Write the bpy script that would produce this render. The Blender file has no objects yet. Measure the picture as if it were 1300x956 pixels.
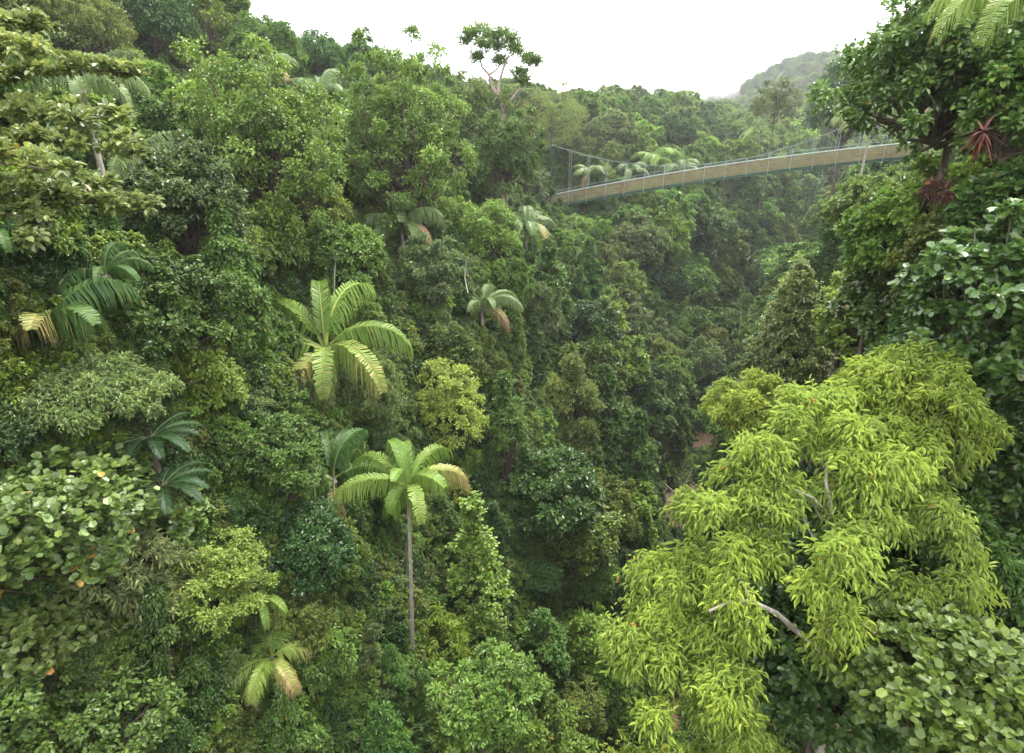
import bpy, math, random
import numpy as np
from mathutils import Vector, noise as mnoise
R = math.radians
rng = np.random.default_rng(7)
random.seed(7)
scene = bpy.context.scene
COL = scene.collection

# ------------------------------------------------------------------ camera
F, CX, CY, TH = 760.0, 650.0, 478.0, R(22)
RIGHT = np.array([1.0, 0, 0]); FWD = np.array([0, math.cos(TH), -math.sin(TH)]); UP = np.array([0, math.sin(TH), math.cos(TH)])
def ray(px, py, depth):
    return depth * (FWD + RIGHT * (px - CX) / F - UP * (py - CY) / F)
def proj(p):
    p = np.asarray(p, float); d = p @ FWD
    dd = np.where(d > .1, d, .1)
    return CX + F * (p @ RIGHT) / dd, CY - F * (p @ UP) / dd, d
cam = bpy.data.cameras.new('camera'); co = bpy.data.objects.new('camera', cam); COL.objects.link(co)
cam.sensor_width = 36; cam.lens = 36 * F / 1300; cam.clip_end = 20000; cam.clip_start = .05
co.rotation_euler = (math.pi / 2 - TH, 0, 0); scene.camera = co

# ------------------------------------------------------------------ terrain
AY = np.array([-200, -60, 0, 25, 39.5, 66.6, 81, 110, 155, 200, 300, 420, 700, 2500.])
AX = np.array([-60, -25, -4, 8.8, 15.5, 22.2, 29, 44, 70, 108, 215, 330, 560, 2000.])
def smooth(x, a, b):
    t = np.clip((x - a) / (b - a), 0, 1); return t * t * (3 - 2 * t)
def wave(x, y):
    return (np.sin(x * .11 + 1.3 * np.sin(y * .07)) * np.cos(y * .093 + .8 * np.sin(x * .05)) * 1.6
            + np.sin(x * .31 + y * .17) * np.cos(y * .27 - x * .13) * .6)
def river_z(y):
    return -45 + .03 * np.clip(np.asarray(y, float) - 90, 0, 400)
def ground(x, y):
    x = np.asarray(x, float); y = np.asarray(y, float)
    ax = np.interp(y, AY, AX); d = (x - ax) * .89
    base = river_z(y)
    ul = np.clip(-d - 2.4, 0, None); ur = np.clip(d - 2.4, 0, None); nr = smooth(-y, -34, -14)
    left = (1.95 + .7 * nr) * np.minimum(ul, 17) + .58 * np.clip(ul - 17, 0, 32) + .20 * np.clip(ul - 49, 0, 30) + 0
    right = np.minimum((2.3 + 1.9 * nr) * ur, 32) + .62 * np.clip(ur - 14 + 5 * nr, 0, 32)
    h = left + right
    z = base + h + wave(x, y) * smooth(h, .5, 9) * (1 + smooth(y, 100, 400) * 2)
    z = z - (6 * smooth(y, 95, 150) + 9 * smooth(y, 150, 250)) * smooth(h, 10, 40)
    z = z - 8.5 * np.exp(-(((x - 8) / 13) ** 2 + ((y - 102) / 17) ** 2))      # saddle where the footbridge lands
    # bank hollow
    z = z - .6 * (h <= 0)
    # the far hill and rolling ridges
    z = z + 53 * np.exp(-(((x - 285) / 88) ** 2 + ((y - 610) / 150) ** 2)) * smooth(y, 230, 420)
    return z

# ------------------------------------------------------------------ materials
def newmat(name):
    m = bpy.data.materials.new(name); m.use_nodes = True
    nt = m.node_tree; b = nt.nodes['Principled BSDF']; return m, nt, b
def ramp(nt, stops):
    r = nt.nodes.new('ShaderNodeValToRGB'); e = r.color_ramp.elements
    while len(e) < len(stops): e.new(.5)
    for i, (p, c) in enumerate(stops):
        e[i].position = p; e[i].color = (*c, 1)
    return r
def leafmat(name, c, odd=(.22, .17, .03), oddf=.025, rough=.42, trans=.36, spread=.58, spec=.5, vary=.30):
    """leaf colour varies leaf by leaf (attribute lv) and plant by plant (object random)"""
    m, nt, b = newmat(name); L = nt.links
    a = nt.nodes.new('ShaderNodeAttribute'); a.attribute_name = 'lv'
    c = np.array(c)
    dk = tuple(c * (1 - spread)); lt = tuple(np.minimum(c * (1 + spread) * np.array([1.15, 1, .85]), .8))
    r = ramp(nt, [(0, dk), (.5, tuple(c)), (1 - oddf - .01, lt), (1 - oddf, odd), (1, odd)])
    L.new(a.outputs['Fac'], r.inputs[0])
    oi = nt.nodes.new('ShaderNodeObjectInfo')
    hs = nt.nodes.new('ShaderNodeHueSaturation')
    mh = nt.nodes.new('ShaderNodeMapRange'); mh.inputs[3].default_value = .485; mh.inputs[4].default_value = .515
    L.new(oi.outputs['Random'], mh.inputs[0]); L.new(mh.outputs[0], hs.inputs['Hue'])
    mu = nt.nodes.new('ShaderNodeMath'); mu.operation = 'MULTIPLY'; mu.inputs[1].default_value = 7.31
    fr = nt.nodes.new('ShaderNodeMath'); fr.operation = 'FRACT'
    mv = nt.nodes.new('ShaderNodeMapRange'); mv.inputs[3].default_value = 1 - vary; mv.inputs[4].default_value = 1 + vary
    L.new(oi.outputs['Random'], mu.inputs[0]); L.new(mu.outputs[0], fr.inputs[0]); L.new(fr.outputs[0], mv.inputs[0]); L.new(mv.outputs[0], hs.inputs['Value'])
    L.new(r.outputs[0], hs.inputs['Color'])
    L.new(hs.outputs[0], b.inputs['Base Color'])
    b.inputs['Roughness'].default_value = rough
    b.inputs['Specular IOR Level'].default_value = spec
    t = nt.nodes.new('ShaderNodeBsdfTranslucent'); L.new(hs.outputs[0], t.inputs['Color'])
    mx = nt.nodes.new('ShaderNodeMixShader'); mx.inputs[0].default_value = trans
    L.new(b.outputs[0], mx.inputs[1]); L.new(t.outputs[0], mx.inputs[2])
    L.new(mx.outputs[0], nt.nodes['Material Output'].inputs['Surface'])
    return m
LM = {
 'dark':   leafmat('glossy_dark_leaf', (.062, .128, .028), rough=.36, spec=.55),
 'deep':   leafmat('deep_green_leaf', (.088, .165, .031), rough=.4),
 'mid':    leafmat('mid_green_leaf', (.118, .205, .036), rough=.42),
 'olive':  leafmat('olive_leaf', (.150, .208, .042), rough=.45, oddf=.04),
 'grey':   leafmat('grey_green_leaf', (.138, .200, .060), rough=.38, spec=.6),
 'fresh':  leafmat('fresh_green_leaf', (.170, .270, .040), rough=.42, vary=.2),
 'lime':   leafmat('lime_leaf', (.315, .405, .075), rough=.42, trans=.38, spread=.5, vary=.06, oddf=.002, odd=(.36, .17, .04)),
 'yellow': leafmat('yellow_green_leaf', (.255, .325, .055), rough=.45, trans=.34, spread=.4, vary=.10),
 'pale':   leafmat('pale_leaf', (.180, .240, .068), rough=.36, spec=.7, vary=.1, oddf=.03),
 'round':  leafmat('round_leaf', (.150, .225, .055), rough=.36, spec=.7, vary=.08, oddf=.03, odd=(.42, .22, .03)),
 'leather': leafmat('leathery_leaf', (.105, .190, .042), rough=.32, spec=.7, vary=.1, oddf=.03),
 'spring': leafmat('spring_leaf', (.250, .370, .062), rough=.42, trans=.36, spread=.5, vary=.05, oddf=.004),
 'cream':  leafmat('cream_leaf', (.27, .31, .12), rough=.4, spec=.6, vary=.05, oddf=.03),
 'russet': leafmat('russet_leaf', (.06, .022, .016), rough=.8, vary=.1, odd=(.25, .1, .04), trans=.15),
}
def barkmat(name, c1, c2, sc=9):
    m, nt, b = newmat(name); L = nt.links
    tc = nt.nodes.new('ShaderNodeTexCoord'); mp = nt.nodes.new('ShaderNodeMapping'); mp.inputs['Scale'].default_value = (1, 1, .35)
    n = nt.nodes.new('ShaderNodeTexNoise'); n.inputs['Scale'].default_value = sc; n.inputs['Detail'].default_value = 8
    r = ramp(nt, [(.3, c1), (.7, c2)])
    L.new(tc.outputs['Object'], mp.inputs[0]); L.new(mp.outputs[0], n.inputs['Vector']); L.new(n.outputs[0], r.inputs[0]); L.new(r.outputs[0], b.inputs['Base Color'])
    bp = nt.nodes.new('ShaderNodeBump'); bp.inputs['Strength'].default_value = .5; bp.inputs['Distance'].default_value = .03
    L.new(n.outputs[0], bp.inputs['Height']); L.new(bp.outputs[0], b.inputs['Normal'])
    b.inputs['Roughness'].default_value = .85
    return m
BARK = barkmat('dark_bark', (.05, .035, .025), (.15, .115, .085))
PALE = barkmat('pale_bark', (.20, .17, .14), (.42, .38, .33), 14)
PINK = barkmat('reddish_bark', (.14, .09, .08), (.30, .22, .20))
def palmmat(name, fresh, mid, old):
    m, nt, b = newmat(name); L = nt.links
    a = nt.nodes.new('ShaderNodeAttribute'); a.attribute_name = 'lv'
    r = ramp(nt, [(0, fresh), (.35, mid), (.62, (.42, .38, .13)), (.8, old), (1, (.33, .17, .11))])
    L.new(a.outputs['Fac'], r.inputs[0])
    oi = nt.nodes.new('ShaderNodeObjectInfo'); mv = nt.nodes.new('ShaderNodeMapRange'); mv.inputs[3].default_value = .85; mv.inputs[4].default_value = 1.12
    hs = nt.nodes.new('ShaderNodeHueSaturation'); L.new(oi.outputs['Random'], mv.inputs[0]); L.new(mv.outputs[0], hs.inputs['Value'])
    L.new(r.outputs[0], hs.inputs['Color']); L.new(hs.outputs[0], b.inputs['Base Color'])
    b.inputs['Roughness'].default_value = .5
    b.inputs['Specular IOR Level'].default_value = .3
    t = nt.nodes.new('ShaderNodeBsdfTranslucent'); L.new(hs.outputs[0], t.inputs['Color'])
    mx = nt.nodes.new('ShaderNodeMixShader'); mx.inputs[0].default_value = .25
    L.new(b.outputs[0], mx.inputs[1]); L.new(t.outputs[0], mx.inputs[2]); L.new(mx.outputs[0], nt.nodes['Material Output'].inputs['Surface'])
    return m
PF = palmmat('palm_frond_green', (.11, .21, .035), (.20, .29, .050), (.36, .23, .12))
PD = palmmat('palm_frond_deep', (.045, .11, .030), (.09, .16, .035), (.32, .21, .11))
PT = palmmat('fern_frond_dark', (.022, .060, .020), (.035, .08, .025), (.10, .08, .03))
PG = palmmat('palm_frond_grey', (.12, .20, .075), (.19, .25, .09), (.38, .24, .15))
PR = leafmat('dried_bromeliad', (.085, .030, .020), odd=(.22, .12, .07), rough=.8, spec=.15, trans=.1, vary=.02)
PR_ = palmmat('dead_frond', (.13, .04, .025), (.17, .055, .03), (.24, .10, .06))
def plain(name, c, rough=.6, metal=0, c2=None, sc=3.0):
    m, nt, b = newmat(name)
    n = nt.nodes.new('ShaderNodeTexNoise'); n.inputs['Scale'].default_value = sc; n.inputs['Detail'].default_value = 8
    tc = nt.nodes.new('ShaderNodeTexCoord'); nt.links.new(tc.outputs['Object'], n.inputs['Vector'])
    r = ramp(nt, [(.35, c), (.65, c2 or tuple(.7 * np.array(c)))]); nt.links.new(n.outputs[0], r.inputs[0])
    nt.links.new(r.outputs[0], b.inputs['Base Color']); b.inputs['Roughness'].default_value = rough; b.inputs['Metallic'].default_value = metal
    return m

# ------------------------------------------------------------------ object helpers
def tag(o, label=None, cat=None, group=None, kind=None):
    if label: o['label'] = label
    if cat: o['category'] = cat
    if group: o['group'] = group
    if kind: o['kind'] = kind
    return o
def empty(name, loc):
    o = bpy.data.objects.new(name, None); COL.objects.link(o); o.location = tuple(float(v) for v in loc)
    o.empty_display_size = .3
    return o
def link(name, me, mat, parent=None, loc=None):
    o = bpy.data.objects.new(name, me); COL.objects.link(o)
    if mat and not me.materials: me.materials.append(mat)
    if parent: o.parent = parent
    if loc is not None: o.location = tuple(float(v) for v in loc)
    return o
def fast_mesh(name, V, faces4=None, faces3=None, lv4=None, lv3=None, smooth_=False):
    me = bpy.data.meshes.new(name)
    parts = []; tot = []
    if faces4 is not None and len(faces4): parts.append(np.asarray(faces4).ravel()); tot.append(np.full(len(faces4), 4))
    if faces3 is not None and len(faces3): parts.append(np.asarray(faces3).ravel()); tot.append(np.full(len(faces3), 3))
    idx = np.concatenate(parts).astype(np.int32); tot = np.concatenate(tot).astype(np.int32)
    st = np.concatenate([[0], np.cumsum(tot)[:-1]]).astype(np.int32)
    me.vertices.add(len(V)); me.vertices.foreach_set('co', np.asarray(V, np.float32).ravel())
    me.loops.add(len(idx)); me.loops.foreach_set('vertex_index', idx)
    me.polygons.add(len(tot)); me.polygons.foreach_set('loop_start', st); me.polygons.foreach_set('loop_total', tot)
    me.polygons.foreach_set('use_smooth', np.full(len(tot), bool(smooth_)))
    me.update(calc_edges=True)
    lv = [x for x in (lv4, lv3) if x is not None and len(x)]
    if lv:
        at = me.attributes.new('lv', 'FLOAT', 'FACE'); at.data.foreach_set('value', np.concatenate(lv).astype(np.float32))
    return me
class MB:
    def __init__(s): s.v = []; s.f = []; s.n = 0
    def tube(s, pts, rad, sides=7, cap=True):
        pts = [Vector(tuple(float(c) for c in p)) for p in pts]
        rad = rad if hasattr(rad, '__len__') else [rad] * len(pts)
        t0 = (pts[1] - pts[0]).normalized(); up = Vector((0, 0, 1)) if abs(t0.z) < .9 else Vector((1, 0, 0))
        for i, p in enumerate(pts):
            t = (pts[min(i + 1, len(pts) - 1)] - pts[max(i - 1, 0)]).normalized()
            a = t.cross(up).normalized(); b = t.cross(a)
            for k in range(sides):
                th = 2 * math.pi * k / sides
                s.v.append(tuple(p + (a * math.cos(th) + b * math.sin(th)) * rad[i]))
        n = s.n
        for i in range(len(pts) - 1):
            for k in range(sides):
                k2 = (k + 1) % sides
                s.f.append((n + i * sides + k, n + i * sides + k2, n + (i + 1) * sides + k2, n + (i + 1) * sides + k))
        if cap:
            s.f.append(tuple(range(n, n + sides))); e = n + (len(pts) - 1) * sides; s.f.append(tuple(range(e + sides - 1, e - 1, -1)))
        s.n = len(s.v); return s
    def box(s, o, ex, ey, ez):
        o, ex, ey, ez = (np.asarray(q, float) for q in (o, ex, ey, ez)); n = s.n
        for a in (-1, 1):
            for b in (-1, 1):
                for c in (-1, 1): s.v.append(tuple(o + a * ex / 2 + b * ey / 2 + c * ez / 2))
        for f in ((0, 1, 3, 2), (4, 6, 7, 5), (0, 4, 5, 1), (2, 3, 7, 6), (0, 2, 6, 4), (1, 5, 7, 3)): s.f.append(tuple(n + i for i in f))
        s.n = len(s.v); return s
    def build(s, name, mat, parent=None, smooth_=False):
        me = bpy.data.meshes.new(name); me.from_pydata(s.v, [], s.f)
        if smooth_: me.polygons.foreach_set('use_smooth', [True] * len(me.polygons))
        me.update(); return link(name, me, mat, parent)

def nrm(a): return a / np.maximum(np.linalg.norm(a, axis=-1, keepdims=True), 1e-9)
def rdir(g, n): return nrm(g.normal(size=(n, 3)))
LEAF = {  # six points along/across/height in units of leaf length and width
 'lance': np.array([(0, 0, 0), (.3, .5, .10), (.68, .40, .04), (1, 0, -.22), (.68, -.40, .04), (.3, -.5, .10)]),
 'oval':  np.array([(0, 0, 0), (.28, .5, .12), (.75, .44, .06), (1, 0, -.12), (.75, -.44, .06), (.28, -.5, .12)]),
 'round': np.array([(0, 0, 0), (.20, .46, .10), (.78, .46, .06), (1, 0, -.05), (.78, -.46, .06), (.20, -.46, .10)]),
}
def leaves_mesh(name, P, D, N, Ln, Wd, kind, lv):
    T = LEAF[kind]; n = len(P)
    D = nrm(D); S = nrm(np.cross(D, N)); H = np.cross(S, D)
    V = (P[:, None] + D[:, None] * (T[None, :, 0:1] * Ln[:, None, None]) + S[:, None] * (T[None, :, 1:2] * Wd[:, None, None])
         + H[:, None] * (T[None, :, 2:3] * Ln[:, None, None])).reshape(-1, 3)
    b = np.arange(n)[:, None] * 6
    f = np.stack([b + np.array([0, 1, 2, 3]), b + np.array([0, 3, 4, 5])], 1).reshape(-1, 4)
    return fast_mesh(name, V, faces4=f, lv4=np.repeat(lv, 2))

ODD = .006
def clump_centres(g, shape, nb, rx, rz):
    """centres of the foliage clumps of a crown of half-width rx, half-height rz (crown centre at 0)"""
    i = np.arange(nb) + .5
    ph = i * 2.399963 + g.uniform(0, 6.28)
    if shape == 'cone':
        h = (i / nb); h = 1 - (1 - h) ** .62
        rad = rx * (1 - h) ** .85 * g.uniform(.62, 1.0, nb)
        c = np.stack([np.cos(ph) * rad, np.sin(ph) * rad, rz * (2 * h - 1)], 1)
    elif shape == 'column':
        h = g.permutation(i / nb); rad = rx * .72 * g.uniform(.6, 1.1, nb) * np.sin(np.clip(h * 1.1 + .1, 0, 1) * math.pi) ** .3
        c = np.stack([np.cos(ph) * rad, np.sin(ph) * rad, rz * (1.9 * h - 1)], 1)
    elif shape == 'flat':
        rad = rx * np.sqrt(i / nb) * .9; c = np.stack([np.cos(ph) * rad, np.sin(ph) * rad, rz * (.55 - 1.0 * (rad / rx) ** 2) + g.normal(0, .12 * rz, nb)], 1)
    else:
        lo = -.45 if shape == 'dome' else -.8
        z = 1 - (1 - lo) * i / nb
        q = np.sqrt(1 - np.clip(z, -1, 1) ** 2)
        c = np.stack([np.cos(ph) * q, np.sin(ph) * q, z], 1)
        k = g.uniform(.60, .90, nb); inner = g.random(nb) < .22; k[inner] *= .55
        if shape == 'ragged': k *= g.uniform(.75, 1.25, nb)
        c = c * k[:, None] * np.array([rx, rx, rz])
    return c

def foliage(g, name, shape='dome', rx=2.4, rz=2.2, nb=46, nt=34, m=9, L=.15, W=.075, kind='oval', cr=.30, droop=.15, up=.9, thin=1.0, centres=None, lvb=0.0, flatc=.75):
    """leaves along twigs, twigs gathered in clumps, clumps spread through the crown"""
    C = clump_centres(g, shape, nb, rx, rz) if centres is None else np.asarray(centres, float)
    nb = len(C); r = cr * rx * g.uniform(.7, 1.25, nb)
    cl = np.repeat(np.arange(nb), nt); T = len(cl)
    out = nrm(C + np.array([0, 0, .35 * rz]) + 1e-3)
    td = nrm(rdir(g, T) + .55 * out[cl] + np.array([0, 0, .25 - droop]))
    tl = r[cl] * g.uniform(.55, 1.1, T)
    ts = C[cl] + rdir(g, T) * (r[cl] * .25)[:, None]
    k = np.tile((np.arange(m) + 1.0) / m, T); tw = np.repeat(np.arange(T), m); n = len(tw)
    q = .35 + .65 * k
    sc = np.array([1, 1, flatc])
    P = ts[tw] + td[tw] * (tl[tw] * q)[:, None] * sc - np.array([0, 0, 1]) * (droop * tl[tw] * q ** 2)[:, None]
    P = P + g.normal(0, .02 * rx, (n, 3))
    side = nrm(np.cross(td[tw], rdir(g, n)))
    D = nrm(td[tw] * (.4 + .6 * k)[:, None] + side * .8 - np.array([0, 0, 1.0]) * (droop * 1.6))
    N = nrm(np.array([0, 0, up]) + .35 * out[cl[tw]] + .55 * rdir(g, n))
    keep = g.random(n) < thin
    P, D, N = P[keep], D[keep], N[keep]; cn = cl[tw][keep]
    lv = np.clip(g.normal(.45, .17, len(P)) + g.normal(0, .10, nb)[cn] + lvb, 0, .96)
    lv = np.where(g.random(len(P)) < ODD, 1.0, lv)
    s = g.uniform(.7, 1.2, len(P))
    return leaves_mesh(name, P, D, N, L * s, W * s, kind, lv), C

def limbs(g, base_z, rx, rz, C, mat, rt, name='trunk', lean=(0, 0), frac=1.0, fork=.55):
    """tapered trunk from the ground (base_z below crown centre) with limbs that reach the clumps"""
    b = MB(); top = np.array([0, 0, rz * .25]); foot = np.array([lean[0], lean[1], base_z])
    n = 7; ts = np.linspace(0, 1, n); wob = g.normal(0, rt * .5, (n, 2)); wob[0] = 0
    pts = [foot + (top - foot) * t + np.array([*(wob[i] * (1 if abs(base_z) < 30 else 2)), 0]) for i, t in enumerate(ts)]
    b.tube(pts, [rt * (1.25 - .8 * t) for t in ts], 8)
    for c in C:
        if g.random() > frac: continue
        a0 = g.uniform(.0, .8); lowz = -rz * .9 + (min(c[2], rz * .2) + rz * .9) * a0 * .6
        s = np.array([0, 0, lowz])
        mid = s + (c - s) * .5 + np.array([0, 0, -.12 * np.linalg.norm(c - s)]) + g.normal(0, .05 * rx, 3)
        r0 = rt * g.uniform(.22, .4)
        b.tube([s, s + (mid - s) * .5 + g.normal(0, .03 * rx, 3), mid, mid + (c - mid) * .55 + g.normal(0, .03 * rx, 3), c], [r0, r0 * .85, r0 * .65, r0 * .45, r0 * .22], 5, False)
    return b

# ------------------------------------------------------------------ palms
def frond_mesh(g, az, elev, length, age=0.0, bend=125, leaflet=.75, n=46, hang=.85, w=.05):
    """one arching frond: rachis and two rows of leaflets; returns mesh in hub space"""
    K = 15; s = np.linspace(0, 1, K); ang = R(elev) - R(bend) * s ** 1.35
    ds = length / (K - 1); h = np.concatenate([[0], np.cumsum(np.cos(ang[:-1]) * ds)]); z = np.concatenate([[0], np.cumsum(np.sin(ang[:-1]) * ds)])
    A = R(az); hd = np.array([math.cos(A), math.sin(A), 0]); sd = np.array([-math.sin(A), math.cos(A), 0])
    tw = g.normal(0, .05)
    pts = hd * h[:, None] + np.array([0, 0, 1]) * z[:, None] + sd * (tw * length * s ** 2)[:, None]
    V = []; F4 = []; F3 = []; l4 = []; l3 = []
    # rachis as a triangular rod
    for i, p in enumerate(pts):
        r = .045 * (1 - .85 * s[i]) * length / 3
        t = np.array([0, 0, 1]) * math.cos(ang[i]) - hd * math.sin(ang[i])
        V += [p + t * r, p - sd * r - t * r * .5, p + sd * r - t * r * .5]
    for i in range(K - 1):
        for k in range(3):
            F4.append((i * 3 + k, i * 3 + (k + 1) % 3, i * 3 + 3 + (k + 1) % 3, i * 3 + 3 + k)); l4.append(.42 + .1 * age)
    nv = len(V)
    for j in range(n):
        u = .13 + .87 * (j + .5) / n
        x = u * (K - 1); i = min(int(x), K - 2); f = x - i
        p = pts[i] * (1 - f) + pts[i + 1] * f; an = ang[i] * (1 - f) + ang[i + 1] * f
        fw = hd * math.cos(an) + np.array([0, 0, math.sin(an)])
        ll = leaflet * (math.sin(math.pi * min(1, (u * .80 + .14))) ** .6) * g.uniform(.85, 1.1)
        for sg in (-1, 1):
            d0 = nrm(sd * sg * .9 + fw * .55 + np.array([0, 0, .25]) + g.normal(0, .07, 3))
            d1 = nrm(d0 * (1 - hang) + np.array([0, 0, -1.0]) * hang + fw * .18 + g.normal(0, .08, 3))
            d2 = nrm(d1 * .5 + np.array([0, 0, -1.0]))
            a = p; b_ = a + d0 * ll * .28; c = b_ + d1 * ll * .40; e = c + d2 * ll * .38
            wv = fw * w * .5
            V += [a - wv * .5, a + wv * .5, b_ - wv, b_ + wv, c - wv * .8, c + wv * .8, e]
            F4 += [(nv, nv + 1, nv + 3, nv + 2), (nv + 2, nv + 3, nv + 5, nv + 4)]; F3.append((nv + 4, nv + 5, nv + 6))
            q = np.clip(age * (.35 + .85 * u) + g.normal(.10, .10), 0, 1)
            l4 += [q * .9, q]; l3.append(min(1, q * 1.12)); nv += 7
    return fast_mesh('frond', V, F4, F3, np.array(l4), np.array(l3))

def settle(px, py, depth, lift):
    """the plant stands where the line of sight comes down to its own height above the slope"""
    if px > 770 or depth < 0: return abs(depth)
    for t in np.arange(depth * .72, depth * 1.55, .25):
        p = ray(px, py, t)
        if p[2] - float(ground(p[0], p[1])) < lift: return float(t)
    return depth * 1.2
HEROES = []      # (px, py, radius_px, depth, phrase): used to keep the forest from hiding them and to describe neighbours
def palm(px, py, depth, span_px, fronds, label, phrase, mat=PF, trunk_r=.13, group=None, cat='palm', name='palm_tree', lean=(0, 0), leaflet=.36, hang=.85, n=64, bend=118, trunkmat=PALE, w=.014, lift=3.0, hr=1.0):
    g = np.random.default_rng(int(px * 7 + py))
    depth = settle(px, py, depth, lift if abs(depth) < 60 else 4.5)
    hub = ray(px, py, depth); L = span_px * .5 * depth / F * 1.22
    x, y = hub[0] + lean[0], hub[1] + lean[1]; gz = float(ground(x, y)) - .3
    if gz > hub[2] - 1.0: gz = hub[2] - 1.0
    root = empty(name, (x, y, gz)); tag(root, label, cat, group)
    off = hub - np.array([x, y, gz])
    b = MB(); ts = np.linspace(0, 1, 9)
    b.tube([off * np.array([t ** .8, t ** .8, t]) for t in ts], [trunk_r * (1.35 - .55 * t) for t in ts], 9)
    b.tube([off, off + np.array([0, 0, L * .10])], [trunk_r * 1.15, trunk_r * .4], 9)
    b.build('trunk', trunkmat, root, True)
    for (az, el, ls, age) in fronds:
        me = frond_mesh(g, az, el, L * ls, age, bend=bend + g.uniform(-10, 10), leaflet=L * leaflet, n=n, hang=hang, w=L * w)
        link('frond', me, mat, root, off + np.array([0, 0, L * .05]))
    HEROES.append((px, py, span_px * .42 * hr, depth, phrase))
    return root
def rnd_fronds(g, n, el=(15, 70), age=.1, old=1):
    out = []
    a0 = g.uniform(0, 360)
    for i in range(n):
        out.append((a0 + i * 360 / n + g.uniform(-14, 14), g.uniform(*el), g.uniform(.85, 1.1), max(0, g.normal(age, .08))))
    for i in range(old):
        out.append((g.uniform(200, 340), -20, .9, 1.0))
    return out

# ------------------------------------------------------------------ one-off trees
def tree(px, py, wpx, hpx, depth, mat, label, phrase, shape='dome', name='rainforest_tree', cat='tree', bark=BARK, seed=None, tr=.16, hr=.85, foot=None, frac=1.0, trunk=True, group=None, **kw):
    g = np.random.default_rng(seed if seed is not None else int(px * 13 + py * 3))
    depth = settle(px, py, depth, hpx * .5 * abs(depth) / F * .9 + 1.0)
    c = ray(px, py, depth); rx = wpx * .5 * depth / F; rz = hpx * .5 * depth / F
    x, y = c[0], c[1]
    if foot is not None: x, y = x + foot[0], y + foot[1]
    gz = float(ground(x, y)) - .3
    if gz > c[2] - rz * .9: gz = c[2] - rz * .9
    root = empty(name, (x, y, gz)); tag(root, label, cat, group)
    off = c - np.array([x, y, gz])
    me, C = foliage(g, 'crown', shape, rx, rz, **kw)
    link('crown', me, LM[mat] if isinstance(mat, str) else mat, root, off)
    if trunk:
        b = limbs(g, -off[2], rx, rz, C, bark, tr, lean=(-off[0], -off[1]), frac=frac)
        t = b.build('trunk', bark, root, True); t.location = tuple(off)
    HEROES.append((px, py, max(wpx, hpx) * .5 * hr, depth, phrase))
    return root, off, C, rx, rz

HAZE, SKY, SUN, EXPO = 0.00025, .10, 1.5, 2.24
MIST = [(900, 108, 560, 46, 40, 20, .009), (880, 92, 570, 70, 40, 26, .008)]
NOHIDE0 = []

# ------------------------------------------------------------------ setting: ground, river, hills in one sheet
def axis_grid(a, b, fine, a2, b2, grow=1.12):
    v = list(np.arange(a, b, fine)); s = fine; x = b
    while x < b2: v.append(x); s *= grow; x += s
    v.append(b2); s = fine; x = a - fine; w = []
    while x > a2: w.append(x); s *= grow; x -= s
    w.append(a2); return np.array(w[::-1] + v)
gx = axis_grid(-70, 130, 1.3, -4000, 5000); gy = axis_grid(-25, 200, 1.3, -3000, 6000)
X, Y = np.meshgrid(gx, gy); Z = ground(X, Y)
nx, ny = len(gx), len(gy)
ii = (np.arange(ny - 1)[:, None] * nx + np.arange(nx - 1)[None]).ravel()
gm = fast_mesh('ground', np.stack([X, Y, Z], -1).reshape(-1, 3), faces4=np.stack([ii, ii + 1, ii + nx + 1, ii + nx], 1), smooth_=True)
m, nt, b = newmat('forest_soil')
tc = nt.nodes.new('ShaderNodeTexCoord'); n1 = nt.nodes.new('ShaderNodeTexNoise'); n1.inputs['Scale'].default_value = .9; n1.inputs['Detail'].default_value = 12
r = ramp(nt, [(.3, (.030, .026, .014)), (.5, (.035, .048, .016)), (.62, (.085, .050, .030)), (.8, (.045, .07, .02))])
nt.links.new(tc.outputs['Object'], n1.inputs['Vector']); nt.links.new(n1.outputs[0], r.inputs[0]); nt.links.new(r.outputs[0], b.inputs['Base Color'])
b.inputs['Roughness'].default_value = .95
bp = nt.nodes.new('ShaderNodeBump'); bp.inputs['Distance'].default_value = .4; nt.links.new(n1.outputs[0], bp.inputs['Height']); nt.links.new(bp.outputs[0], b.inputs['Normal'])
tag(link('ground', gm, m), kind='structure')
# river strip, 0.25 m above its bed
ry = np.arange(-60, 420, 3.0); rx_ = np.interp(ry, AY, AX)
V = []
for x, y in zip(rx_, ry):
    for k in (-4.2, -1.5, 1.5, 4.2): V.append((x + k, y, float(river_z(y)) - .30))
i0 = np.arange(len(ry) - 1)[:, None] * 4 + np.arange(3)[None]; i0 = i0.ravel()
m, nt, b = newmat('muddy_water')
n1 = nt.nodes.new('ShaderNodeTexNoise'); n1.inputs['Scale'].default_value = .5; n1.inputs['Detail'].default_value = 6
r = ramp(nt, [(.35, (.060, .036, .020)), (.65, (.10, .062, .036))]); tc = nt.nodes.new('ShaderNodeTexCoord')
nt.links.new(tc.outputs['Object'], n1.inputs['Vector']); nt.links.new(n1.outputs[0], r.inputs[0]); nt.links.new(r.outputs[0], b.inputs['Base Color'])
b.inputs['Roughness'].default_value = .8; b.inputs['Specular IOR Level'].default_value = .25
n2 = nt.nodes.new('ShaderNodeTexNoise'); n2.inputs['Scale'].default_value = 3.5; nt.links.new(tc.outputs['Object'], n2.inputs['Vector'])
bp = nt.nodes.new('ShaderNodeBump'); bp.inputs['Distance'].default_value = .05; nt.links.new(n2.outputs[0], bp.inputs['Height']); nt.links.new(bp.outputs[0], b.inputs['Normal'])
tag(link('river', fast_mesh('river', V, faces4=np.stack([i0, i0 + 1, i0 + 5, i0 + 4], 1)), m), kind='structure')

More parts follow.
